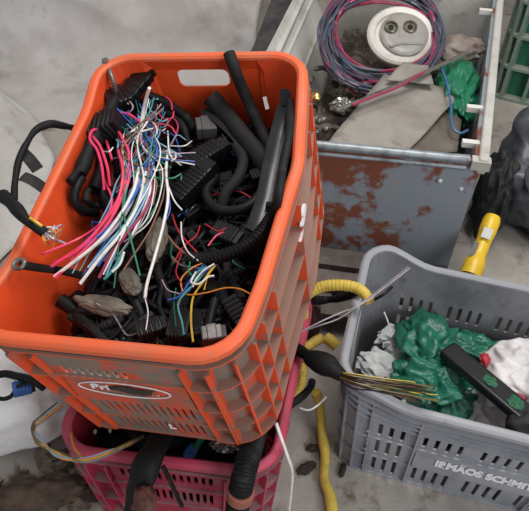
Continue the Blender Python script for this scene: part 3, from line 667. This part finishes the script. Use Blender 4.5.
# ------------------------------------------------------------------ crimson crate: overhanging hoses and contents
def pinkfill(u, v):
    p = rrect(u, v, .150, .245); p.z = .20+.02*fnz(p.x*12, p.y*12, 8)-.05*sm(.2, 0, v)+(.150+.15*p.y+.13*p.x)*sm(.3, .62, v)*sm(0, .12, u)*sm(1, .88, u)*sm(1, .9, v); return PM @ p
tag(sheet('cable_tangle', pinkfill, 20, 40, BLACKS[1]), 'dark tangle of cables filling the crimson crate', 'cables', kind='stuff')
t1 = thing('taped_hose', at(150, 460, .33), 'thick black taped hose hanging over the front of the crimson crate', 'hose')
MB().tube([at(168, 425, .27), at(160, 438, .30), at(153, 452, .335), at(147, 464, .345), at(142, 478, .325), at(138, 492, .28), at(136, 512, .22), at(134, 530, .17)], .0195, n=16, wob=.25, flat=.8).build('taped_sleeve', BLACKS[1], t1, 60)
tag(blob(at(145, 503, .325), (.017, .026, .02), 83, .3, 4, 4, RZ(10), None, .1).build('rubber_scrap', mat('brown rubber', (106, 62, 52), (80, 50, 44), (.4, .6), 30, .7), None, 180), 'reddish brown rubber scrap on the taped black hose', 'scrap')
h2 = thing('corrugated_hose', at(245, 470, .33), 'black corrugated hose with brown tape band hanging over the crimson crate', 'hose')
hp = [at(258, 430, .28), at(253, 443, .31), at(248, 460, .338), at(244, 474, .342), at(241, 488, .32), at(238, 503, .285), at(236, 525, .23)]
MB().tube(hp, .0175, n=18, ridge=.12, pitch=.0045).build('hose_body', BLACKS[0], h2, 20)
MB().tube([at(241.2, 491, .318), at(239.6, 497.5, .302)], .0205, n=18).build('tape_band', mat('brown tape', (142, 86, 70), None, rough=.6), h2)
yl = thing('wire_loop', at(60, 445, .33), 'loop of yellow, green and grey wires over the left of the crimson crate rim', 'wire bundle')
for i in range(9):
    o1 = R.uniform(-3, 3); o2 = R.uniform(-3, 3); c = ('yellow', 'olive', 'sky', 'yellow', 'orange', 'grey', 'olive', 'lilac', 'yellow')[i]
    MB().tube([at(60+o1, 404+o2, .31), at(44+o1, 417+o2, .325), at(33+o2*.6, 427+o1*.6, .33), at(39+o1, 441+o2, .338), at(60+o2, 455+o1*.8, .338), at(84+o1, 460+o2*.8, .34), at(108, 453+o2*.8, .335), at(128, 444+o1*.5, .325), at(143, 437+o2*.5, .30)], .0019, n=6).build('wire', WIRE[c], yl)
cable('wire', [at(70, 424, .30), at(71, 436, .31), at(76, 450, .33), at(84, 459, .335)], .002, WIRE['orange'], 'single orange wire dangling inside the left corner of the crimson crate', 'wire', n=6)
cable('wire', [at(163, 466, .34), at(168, 476, .325), at(176, 494, .27), at(182, 506, .24)], .0035, BLACKS[0], 'black wire hanging in front of the crimson crate beside the taped hose', 'wire', n=6)
for i in range(40):
    x, y = R.uniform(-.135, .13), R.uniform(-.235, -.06) if i < 30 else R.uniform(-.1, .2); h = R.uniform(.19, .245); a0 = R.uniform(0, 6.3); pts = []
    for k in range(5):
        pts.append(PM @ Vector((max(-.138, min(.138, x)), max(-.235, min(.235, y)), h+R.uniform(-.012, .012))))
        a0 += R.uniform(-.9, .9); x += cos(a0)*.045; y += sin(a0)*.045
    cable('cable', pts, R.choice((.003, .004, .006, .008)), R.choice(BLACKS), 'black cable end in the dark crimson crate below the orange one', 'cable', 'black cables in the crimson crate', n=7)
connector(None, TR(*at(191, 453, .25)) @ RZ(70) @ RY(30), (.016, .008, .008), BLUEP, 'small blue plug in the crimson crate under the orange crate')
cable('cable', [at(203, 436, .25), at(198, 444, .25), at(193, 452, .25)], .006, WIRE['green'], 'green cable leading to the blue plug in the crimson crate', 'cable', n=8)
tag(blob(at(225, 445, .26), (.022, .012, .010), 91, .4, 5, 4, None, None, .2).build('foil', FOIL, None, 30), 'crumpled silver foil under the front right of the orange crate', 'foil')
for (px, py) in ((95, 432), (110, 431)):
    tag(blob(at(px, py, .24), (.003, .004, .0045), px, .2, 4, 3).build('white_clip', WIRE['white'], None, 30), ('small white clip in the crimson crate, left of the pair' if px < 100 else 'small white clip in the crimson crate, right of the pair'), 'clip')
# ------------------------------------------------------------------ orange crate contents
OI = OM.inverted()
def oc(px, py, h, inside=True):
    d = OI.to_3x3() @ ray(px, py); c = OI @ CAM
    for _ in range(20):
        q = c+d*((h-c.z)/d.z)
        if not inside or h > .30 or (q.x > -.1495+.013*(1-h/.31) and q.x < .158 and q.y < .243): break
        h += .006
    return OM @ q
def ofill(u, v):
    p = rrect(u, v, .142, .240); p.z = .135+.02*fnz(p.x*14, p.y*14, 2)+.012*fnz(p.x*40, p.y*40, 5); return OM @ p
tag(sheet('cable_tangle', ofill, 40, 60, BLACKS[0]), 'dense dark tangle of cables at the bottom of the orange crate', 'cables', kind='stuff')
for i in range(190):
    x, y = R.uniform(-.13, .13), R.uniform(-.225, .225); h = R.uniform(.14, .195); a0 = R.uniform(0, 6.3); pts = []; rr = R.choice((.0018, .0022, .003, .003, .004, .005, .006, .007, .009))
    st_ = R.uniform(.02, .04)
    for k in range(R.randint(4, 8)):
        e = .145-rr; pts.append(OM @ Vector((max(-e, min(e, x)), max(-.235, min(.235, y)), h+R.uniform(-.008, .012))))
        a0 += R.uniform(-.8, .8)
        if abs(x+cos(a0)*st_) > .135: a0 = pi-a0
        if abs(y+sin(a0)*st_) > .23: a0 = -a0
        x += cos(a0)*st_; y += sin(a0)*st_
    cg = rr >= .006 and R.random() < .3
    if cg: cable('corrugated_conduit', pts, rr, R.choice(BLACKS), 'black corrugated conduit in the tangled heap filling the orange crate', 'conduit', 'black conduits heaped in the orange crate', n=9, ridge=.14, pitch=.005)
    else: cable('cable', pts, rr, R.choice(BLACKS), 'black cable in the tangled heap filling the orange crate', 'cable', 'black cables heaped in the orange crate', n=8, wob=.15)
for i in range(26):
    x, y, h = R.uniform(-.125, .125), R.uniform(-.215, .215), R.uniform(.17, .195); s = R.uniform(.006, .013)
    connector(None, OM @ TR(x, y, h) @ RZ(R.uniform(0, 360)) @ RY(R.uniform(-30, 30)), (s*1.5, s, s*.8), R.choice(BLACKS), 'small black plastic connector among the cables in the orange crate', 'connector', 'black connectors heaped in the orange crate')
CBR = [wm('dark brown wire', (70, 48, 40)), WIRE['red'], WIRE['grey'], WIRE['green'], WIRE['blue'], WIRE['lilac']]
for i in range(26):
    x, y, h = R.uniform(-.12, .12), R.uniform(-.21, .2), .20; a0 = R.uniform(0, 6.3); pts = []
    for k in range(5):
        pts.append(OM @ Vector((max(-.135, min(.135, x)), max(-.225, min(.225, y)), h+R.uniform(-.006, .01)))); a0 += R.uniform(-.9, .9); x += cos(a0)*.022; y += sin(a0)*.022
    cable('wire', pts, .0013, CBR[i % 6], 'thin loose wire lying on the black heap in the orange crate', 'wire', 'thin loose wires on the heap in the orange crate', n=5)
# --- named pieces
def opts(l): return [oc(*q) for q in l]
hz = thing('rubber_hose', oc(250, 110, .2), 'black rubber hose standing against the back wall right of the handle hole', 'hose')
MB().tube(opts([(229, 53, .315), (235, 70, .285), (243, 90, .25), (253, 112, .222), (266, 142, .20), (274, 160, .19)]), .0098, n=16, hollow=True).build('hose_body', BLACKS[2], hz, 40)
cable('duct', opts([(210, 96, .225), (222, 110, .225), (240, 132, .222), (262, 160, .215), (270, 172, .21)]), .0155, BLACKS[2], 'fat charcoal duct lying diagonally below the handle hole', 'duct', n=16, wob=.15, hollow=True)
cable('bracket', opts([(203, 110, .225), (220, 122, .225), (238, 140, .22), (252, 158, .215)]), .008, BLACKS[2], 'narrow charcoal strip lying along the fat duct', 'strip', n=4, flat=.4)
# flat trim bar along the right wall
tr = thing('rubber_trim', oc(275, 160, .24), 'flat black trim strip with a hole leaning on the right wall', 'trim')
pts = catmull(opts([(288, 92, .285), (284, 115, .262), (277, 142, .25), (271, 170, .24), (266, 196, .235), (258, 222, .232), (252, 232, .23)]), .006)
mb = MB(); nU = OM.to_3x3() @ Vector((.12, 0, 1)); nU.normalize(); vs = []
for i, p in enumerate(pts):
    t_ = (pts[min(i+1, len(pts)-1)]-pts[max(i-1, 0)]).normalized(); s_ = t_.cross(nU).normalized(); w = .0145*(.35+.65*sm(0, .12, i/len(pts)))
    vs += [p-s_*w, p-s_*w*.6+nU*.004, p+s_*w*.6+nU*.004, p+s_*w, p+s_*w*.8-nU*.003, p-s_*w*.8-nU*.003]
k = 6; mb.add(vs, [(i*k+j, i*k+(j+1) % k, (i+1)*k+(j+1) % k, (i+1)*k+j) for i in range(len(pts)-1) for j in range(k)]+[tuple(range(k))[::-1], tuple((len(pts)-1)*k+j for j in range(k))])
mb.build('strip', mat('glossy black trim', (34, 35, 38), (52, 52, 54), (.5, .7), 20, .3), tr, 40)
hp_ = oc(269, 205, .242); b = MB(); b.box((-.004, -.004, -.002), (.004, .004, .003), TR(*hp_) @ OM.to_3x3().to_4x4()); b.build('bolt_hole', mat('hole black', (5, 5, 5), None, rough=.9), tr, 0)
b = MB(); b.box((-.006, -.012, -.002), (.006, .012, .002), TR(*oc(284, 97, .285)) @ OM.to_3x3().to_4x4() @ RX(50)); b.build('clip', BLACKS[3], tr, 0)
cable('trim_strip', opts([(290, 100, .28), (290, 130, .262), (283, 165, .25), (278, 200, .238), (268, 232, .228)]), .006, BLACKS[1], 'thin black strip squeezed between trim and right wall', 'strip', n=8, flat=.5)
# ribbed conduit with coloured wires, lower right
cr = thing('conduit_with_wires', oc(220, 250, .2), 'ribbed black conduit with coloured wire ends fanning out in the lower right', 'conduit')
MB().tube(opts([(188, 258, .222), (205, 259, .226), (226, 255, .23), (246, 246, .232), (262, 232, .232), (273, 214, .228), (280, 196, .222)]), .0098, n=16, ridge=.18, pitch=.0055).build('ribbed_sleeve', BLACKS[0], cr, 20)
small = [('orange', [(206, 262, .225), (192, 268, .235), (181, 280, .235), (186, 294, .235), (205, 293, .24), (225, 288, .245), (240, 289, .245), (252, 295, .245)], .0014),
 ('yellow', [(212, 268, .225), (203, 282, .232), (193, 298, .235), (191, 320, .232), (193, 342, .225)], .0022),
 ('teal', [(206, 266, .225), (200, 278, .235), (185, 293, .24), (178, 305, .238), (182, 322, .232), (184, 335, .226)], .002),
 ('white', [(196, 272, .236), (191, 282, .24), (199, 284, .242), (208, 277, .242), (214, 276, .24)], .0022), ('white', [(214, 264, .23), (203, 271, .238), (195, 281, .24), (193, 287, .24)], .0018),
 ('white', [(181, 222, .232), (182, 238, .235), (188, 252, .235), (200, 262, .23)], .0016), ('red', [(172, 214, .23), (178, 230, .232), (190, 245, .232), (200, 255, .23)], .0018),
 ('red', [(182, 252, .23), (176, 272, .235), (182, 286, .235), (178, 310, .23)], .0014), ('blue', [(205, 264, .226), (192, 278, .236), (180, 296, .236), (168, 300, .23)], .0022),
 ('blue', [(212, 265, .226), (196, 282, .236), (188, 292, .236)], .002), ('green', [(190, 262, .23), (189, 272, .236), (196, 278, .236)], .0022), ('teal', [(204, 268, .23), (196, 274, .236), (190, 284, .238)], .002),
 ('red', [(200, 226, .226), (196, 236, .23), (184, 246, .232), (174, 262, .23)], .0016), ('brown', [(168, 236, .226), (176, 246, .23), (190, 257, .23)], .0024), ('green', [(176, 288, .23), (174, 305, .23), (176, 326, .226)], .0012),
 ('lilac', [(162, 280, .226), (168, 290, .23), (180, 294, .23)], .0014), ('yellow', [(215, 266, .23), (208, 276, .236), (204, 290, .236)], .0014), ('pink', [(224, 232, .226), (216, 236, .23), (208, 246, .23)], .002), ('red', [(205, 190+34, .226), (218, 231, .23), (226, 228, .23)], .0016)]
for c, l, r_ in small: MB().tube(opts(l), r_*.68, n=6, step=.004).build('wire', WIRE[c], cr)
# other curved hoses
cable('rubber_hose', opts([(216, 176, .21), (206, 192, .218), (214, 207, .22), (232, 211, .22), (250, 205, .22), (262, 192, .218)]), .0078, BLACKS[0], 'black hose curved like a hook right of the coloured wires', 'hose', n=14)
cable('rubber_hose', opts([(236, 146, .215), (243, 160, .22), (238, 178, .222), (226, 192, .22), (222, 205, .21)]), .0088, BLACKS[2], 'charcoal bent hose below the fat duct', 'hose', n=14, wob=.1)
cable('rubber_hose', opts([(82, 178, .19), (76, 188, .198), (74, 200, .2), (82, 210, .2), (96, 213, .198)]), .0075, BLACKS[0], 'small black hose loop beside the left wall, upper one', 'hose', n=12)
cable('rubber_hose', opts([(88, 190, .198), (86, 199, .205), (94, 206, .205), (106, 204, .2)]), .006, BLACKS[2], 'small charcoal hose loop nested inside the black one by the left wall', 'hose', n=12)
cable('rubber_hose', opts([(60, 300, .17), (80, 315, .18), (92, 330, .18), (98, 345, .175)]), .0105, BLACKS[1], 'thick black hose in the front left corner of the orange crate', 'hose', n=12, wob=.15)
cable('rubber_hose', opts([(215, 300, .195), (210, 320, .20), (206, 338, .195)]), .007, BLACKS[0], 'black hose running toward the front wall at lower right', 'hose', n=12)
# connectors, blocks
def oblock(px, py, h, s, rz, ry, m, label, rx=0, **kw):
    return connector(None, TR(*oc(px, py, h)) @ OM.to_3x3().to_4x4() @ RZ(rz) @ RY(ry) @ RX(rx), s, m, label, **kw)
oblock(136, 86, .262, (.028, .017, .008), 62, -12, BLACKS[3], 'upright black connector housing near the back left of the orange crate', pins=3)
oblock(119, 104, .225, (.02, .022, .02), 40, 10, BLACKS[3], 'square black connector behind the coloured wires at back left')
oblock(104, 128, .21, (.024, .02, .018), 10, -20, BLACKS[0], 'black connector against the left wall beside the pink wire loops')
oblock(206, 128, .215, (.017, .016, .012), 20, 12, mat('grey connector plastic', (74, 72, 72), None, rough=.6), 'dark grey relay block between coloured wires and the fat duct', pins=1)
oblock(204, 158, .22, (.034, .016, .014), 52, 8, BLACKS[3], 'long black multi-pin connector right of the coloured wires, upper', pins=7)
oblock(192, 185, .222, (.036, .016, .014), 58, -6, BLACKS[3], 'long black multi-pin connector right of the coloured wires, lower', pins=8)
oblock(212, 336, .20, (.014, .011, .012), 20, 10, mat('grey metal cap', (120, 118, 116), (80, 78, 76), (.4, .6), 40, .4, metal=.3), 'grey metal cap by the front wall of the orange crate', pins=1)
oblock(235, 310, .195, (.018, .012, .012), -50, 10, BLACKS[0], 'black connector near the front right corner of the orange crate')
oblock(178, 325, .2, (.012, .022, .012), 4, 8, BLACKS[2], 'charcoal connector in front of the yellow wire end')
oblock(150, 330, .2, (.018, .012, .012), 30, 5, BLACKS[3], 'black connector near the middle of the front wall')
oblock(258, 176, .21, (.012, .01, .008), 30, 5, BLACKS[0], 'small black connector beside the flat trim strip')
oblock(225, 235, .20, (.02, .014, .012), -20, 5, BLACKS[0], 'black connector behind the ribbed conduit')
TAPE = mat('grey beige cloth tape', (124, 117, 105), (98, 92, 82), (.42, .62), 24, .85)
tag(blob(oc(157, 240, .215), (.015, .036, .014), 101, .2, 4, 5, OM @ RZ(6), None, .1).build('tape_wrap', TAPE, None, 60), 'grey-beige tape wrapped lump beneath the long white wire', 'tape')
tag(blob(oc(104, 306, .195), (.044, .014, .012), 103, .22, 4, 5, OM @ RZ(-8), None, .1).build('tape_wrap', TAPE, None, 60), 'long grey-beige tape wrapped lump near the front left of the orange crate', 'tape')
tag(blob(oc(130, 282, .205), (.024, .013, .011), 105, .22, 4, 5, OM @ RZ(-50), None, .1).build('tape_wrap', TAPE, None, 60), 'short grey-beige tape wrapped lump between the two longer ones', 'tape')
tg = MB(); tg.box((-.003, -.010, -.001), (.003, .010, .001), TR(*oc(266, 103, .25)) @ OM.to_3x3().to_4x4() @ RX(50) @ RZ(14)); tag(tg.build('white_tag', WIRE['white'], None, 0), 'narrow white tag standing by the back wall beside the rubber hose', 'tag')
# bolt back left, rod left
bo = thing('bolt', oc(107, 64, .27), 'grey threaded bolt in the back left corner of the orange crate', 'bolt')
MB().tube(opts([(107, 65, .29), (112, 78, .262), (117, 96, .225)]), .004, n=10, ridge=.12, pitch=.004).build('shank', STEEL, bo, 30)
MB().tube(opts([(105.5, 61, .295), (107.5, 66, .287)]), .007, n=6).build('head', STEEL, bo, 20)
ro = thing('metal_rod', oc(20, 264, .24), 'dark rod with an eyelet sticking out over the left wall', 'rod')
MB().tube(opts([(22, 265, .235), (40, 268, .22), (62, 271, .21), (88, 277, .205)]), .0058, n=10).build('shaft', BLACKS[2], ro, 30)
e0 = oc(19, 264, .237); q = OM.to_3x3().to_4x4()
MB().tube([e0+(q @ Vector((cos(a)*.0075, sin(a)*.0075, 0))) for a in [2*pi*i/12 for i in range(13)]], .003, n=8).build('eyelet', STEEL, ro, 30)
# black taped bundles packed along the back of the left wall
for l, r_, lb in (([(122, 92, .205), (110, 110, .205), (98, 132, .20), (88, 154, .20), (80, 174, .19)], .010, 'black taped bundle along the back of the left wall, nearest the wall'),
                  ([(132, 100, .21), (124, 118, .215), (110, 140, .21), (102, 164, .21), (94, 190, .2)], .011, 'black taped bundle along the back of the left wall, under the pink loops'),
                  ([(126, 92, .23), (116, 104, .235), (112, 122, .225), (100, 140, .22), (86, 160, .21), (70, 182, .19)], .006, 'thin black taped bundle winding down the left wall behind the pink loops'),
                  ([(140, 98, .23), (130, 110, .235), (118, 130, .23), (114, 150, .225), (118, 176, .22)], .007, 'thin black taped bundle under the start of the white wires'),
                  ([(150, 96, .22), (168, 104, .215), (186, 118, .21), (196, 132, .205)], .009, 'black taped bundle running from back connector to the grey relay block'),
                  ([(156, 108, .22), (172, 116, .22), (184, 130, .215), (190, 150, .215)], .006, 'thin black taped bundle beside the fine teal wire ends'),
                  ([(100, 186, .205), (104, 200, .205), (114, 214, .2), (118, 232, .19)], .011, 'black taped bundle passing under the middle of the pink wires')):
    cable('taped_bundle', opts(l), r_, BLACKS[1], lb, 'cable', n=12, wob=.6)
# --- the coloured harness
hs = thing('wire_harness', oc(130, 150, .23), 'large bundle of pink, white, blue and teal wires spilling across the orange crate', 'wire harness')
MB().tube(opts([(150, 100, .20), (150, 118, .212), (148, 136, .216), (143, 156, .214), (138, 172, .208)]), .017, n=14, wob=.4).build('taped_core', BLACKS[1], hs, 60)
def W(c, l, r_): return MB().tube(opts(l), r_*.86, n=7, step=.005).build('wire', WIRE[c], hs)
# hand placed ones
W('white', [(149.5, 88, .315), (146, 99, .292), (143, 112, .272), (141, 128, .258), (141, 146, .248)], .0032)
W('pink', [(104, 190, .252), (102, 168, .272), (97, 150, .278), (90, 140, .278), (92, 131, .276), (101, 130, .272), (106, 140, .256), (112, 160, .252)], .0026)
W('pink', [(110, 186, .252), (107, 166, .272), (100, 146, .28), (93, 136, .282), (98, 128, .276)], .0026)
W('pink', [(140, 122, .262), (128, 114, .266), (117, 114, .266), (114, 122, .266), (122, 138, .266), (129, 154, .262), (126, 180, .258), (113, 208, .252), (96, 232, .25), (74, 253, .246), (54, 263, .24)], .0028)
W('pink', [(118, 150, .262), (123, 172, .262), (118, 200, .256), (104, 222, .25), (84, 244, .246), (49, 268, .238)], .0029)
W('pink', [(128, 150, .26), (129, 178, .258), (116, 210, .252), (98, 236, .248), (55, 278, .238)], .0029)
W('pink', [(104, 180, .25), (112, 200, .25), (104, 220, .25), (80, 238, .244), (42, 254, .236)], .0022)
W('magenta', [(165, 128, .25), (172, 118, .25), (178, 126, .25), (174, 140, .25), (168, 150, .246)], .0018)
W('pink', [(146, 126, .254), (158, 124, .258), (170, 126, .256), (176, 134, .25)], .0016)
W('white', [(168, 150, .252), (166, 172, .254), (168, 198, .25), (163, 226, .248), (155, 256, .245), (147, 284, .24), (145, 298, .235)], .0026)
W('white', [(145, 298, .235), (148, 312, .23), (146, 330, .226)], .001)
W('white', [(139, 168, .258), (133, 192, .256), (118, 218, .252), (96, 244, .248), (54, 277, .238)], .0030)
W('white', [(146, 172, .256), (138, 204, .252), (122, 232, .248), (100, 258, .244), (80, 284, .236)], .0030)
W('lilac', [(142, 172, .254), (130, 206, .25), (108, 236, .246), (72, 260, .24)], .0026)
W('blue', [(150, 150, .256), (141, 182, .256), (126, 208, .252), (104, 232, .249), (66, 258, .242)], .0028)
W('blue', [(152, 170, .254), (143, 200, .25), (126, 226, .247), (108, 250, .243), (98, 266, .238)], .0024)
W('magenta', [(153, 180, .252), (146, 208, .25), (128, 232, .247), (112, 254, .243), (99, 278, .236)], .0028)
W('white', [(150, 170, .254), (150, 192, .252), (142, 214, .248), (132, 236, .242)], .0026)
W('sky', [(150, 160, .256), (145, 190, .253), (130, 218, .249), (108, 244, .245), (88, 268, .24)], .0024)
W('sky', [(152, 168, .256), (147, 194, .252), (134, 220, .248), (122, 238, .244), (106, 276, .235)], .0018)
W('green', [(126, 150, .26), (124, 190, .258), (120, 230, .25), (117, 262, .24), (114, 288, .234)], .0012)
W('green', [(128, 180, .256), (124, 214, .252), (132, 244, .245), (140, 276, .236)], .0018)
W('teal', [(122, 254, .246), (118, 262, .244), (108, 276, .238), (104, 279, .236)], .0024)
W('white', [(124, 252, .246), (120, 264, .242), (112, 272, .24)], .0022)
W('green', [(128, 174, .256), (142, 176, .258), (160, 178, .256), (174, 178, .252), (181, 174, .25), (181, 180, .248)], .0016)
W('blue', [(168, 190, .25), (170, 210, .248), (164, 224, .246)], .0012)
W('white', [(166, 180, .252), (174, 200, .248), (182, 210, .246)], .0014)
# the random rest of the bundle
cw = ['white', 'sky', 'teal', 'blue', 'lilac', 'blue', 'white', 'brown', 'green', 'sky', 'white', 'brown', 'blue', 'pink', 'lilac']
for i in range(34):
    f = R.random(); c = R.choice(cw)
    top = (R.uniform(108, 166), R.uniform(98, 126), R.uniform(.24, .275)); m1 = (R.uniform(118, 160), R.uniform(132, 156), R.uniform(.245, .27))
    m2 = (120+f*42+R.uniform(-4, 4), R.uniform(170, 186), R.uniform(.246, .262)); m3 = (104+f*48+R.uniform(-4, 4), R.uniform(204, 226), R.uniform(.240, .252))
    e = (70+f*52+R.uniform(-6, 6), R.uniform(240, 276), R.uniform(.232, .242))
    l = [top, m1, m2, m3, e] if R.random() < .6 else [top, m1, m2, (m2[0]-6+R.uniform(-6, 6), m2[1]+R.uniform(12, 30), .245)]
    W(c, l, R.choice((.0009, .0011, .0013, .0017)))
for i in range(18):   # loose curls on top of the bundle
    c = R.choice(['white', 'teal', 'sky', 'blue', 'white', 'pink', 'green', 'sky']); x0, y0, rr_, a0 = R.uniform(106, 176), R.uniform(104, 168), R.uniform(4, 9), R.uniform(0, 6.3)
    W(c, [(x0+cos(a0+k*.8)*rr_*(1+.12*k), y0+sin(a0+k*.8)*rr_*1.2, .262+.012*sin(k*1.3+a0)) for k in range(R.randint(3, 5))], R.choice((.0009, .0011, .0014)))
for i in range(24):   # fine ends at the top left and right
    c = R.choice(['teal', 'white', 'sky', 'blue', 'white', 'green', 'lilac', 'blue'])
    if i < 13:
        p = (R.uniform(140, 172), R.uniform(128, 168)); q = (R.uniform(166, 196), R.uniform(140, 172)); W(c, [(p[0], p[1], .25), ((p[0]+q[0])/2+R.uniform(-6, 6), (p[1]+q[1])/2+R.uniform(-8, 8), .257), (q[0], q[1], .246)], R.choice((.0009, .0012, .0015)))
    else:
        p = (R.uniform(116, 160), R.uniform(116, 150)); q = (p[0]+R.uniform(-20, 20), p[1]+R.uniform(-30, -6)); W(c, [(p[0], p[1], .255), ((p[0]+q[0])/2+R.uniform(-8, 8), (p[1]+q[1])/2, .272), (q[0], q[1], .262)], R.choice((.0009, .0012, .0016)))
# frayed loom that loops out over the left wall
ll = thing('taped_loom', oc(30, 225, .3), 'black taped loom looping outside the left wall, frayed wire ends inside', 'cable')
lp_ = [(74, 128, .26), (64, 126, .29), (50, 124, .31), (36, 130, .315), (27, 143, .32), (19, 160, .32), (15, 182, .32), (14, 200, .32)]
MB().tube([oc(*q, False) for q in lp_], .0052, n=12, wob=.3).build('taped_sleeve', BLACKS[1], ll, 50)
MB().tube([oc(*q, False) for q in [(3, 196, .325), (14, 206, .33), (26, 220, .33), (40, 230, .32), (48, 234, .31)]], .0100, n=12, wob=.3, taper=lambda t: 1-.35*t).build('taped_sleeve', BLACKS[1], ll, 50)
for a_, b_ in (((22, 152), (30, 166)), ((22, 176), (38, 186))):
    A, B = oc(a_[0], a_[1], .31, False), oc(b_[0]+8, b_[1]+4, .29, False); MB().tube([A, A.lerp(B, .5)+Vector((0, 0, .004)), B], .010, n=4, flat=.15).build('tape_tab', BLACKS[2], ll, 30)
for i in range(20):
    c = R.choice(('grey', 'lilac', 'brown', 'white', 'orange', 'grey', 'sky')); q = (R.uniform(40, 66), R.uniform(224, 248))
    MB().tube([oc(43, 231, .315), oc(50+R.uniform(-6, 6), 234+R.uniform(-8, 8), .318), oc(q[0], q[1], .30)], .0011, n=5).build('wire_end', WIRE[c], ll)
MB().tube([oc(30, 218, .335), oc(36, 222, .336), oc(42, 226, .33)], .002, n=5).build('wire_end', WIRE['yellow'], ll)
# ------------------------------------------------------------------ light
w = bpy.data.worlds.new('room air'); sc.world = w; w.use_nodes = True
w.node_tree.nodes['Background'].inputs[0].default_value = (.95, .97, 1, 1); w.node_tree.nodes['Background'].inputs[1].default_value = .45
def area(name, loc, size, e, tgt, c=(1, .97, .93)):
    l = bpy.data.lights.new(name, 'AREA'); l.shape = 'RECTANGLE'; l.size, l.size_y = size; l.energy = e; l.color = c
    o = bpy.data.objects.new(name, l); col.objects.link(o); o.location = loc
    o.rotation_euler = (Vector(tgt)-Vector(loc)).to_track_quat('-Z', 'Y').to_euler(); return o
area('ceiling_lamp', (.5, 1.3, 2.7), (1.5, .7), 44, (.1, 1.0, 0))
area('doorway_daylight', (1.6, -1.2, 1.9), (1.0, 1.4), 36, (.1, .9, .3), (.95, .98, 1))  # unseen fill light added from the front to brighten crate and bin faces
vs = sc.view_settings; vs.view_transform = 'Standard'; vs.look = 'None'; vs.gamma = 1; vs.use_curve_mapping = False; vs.exposure = 0
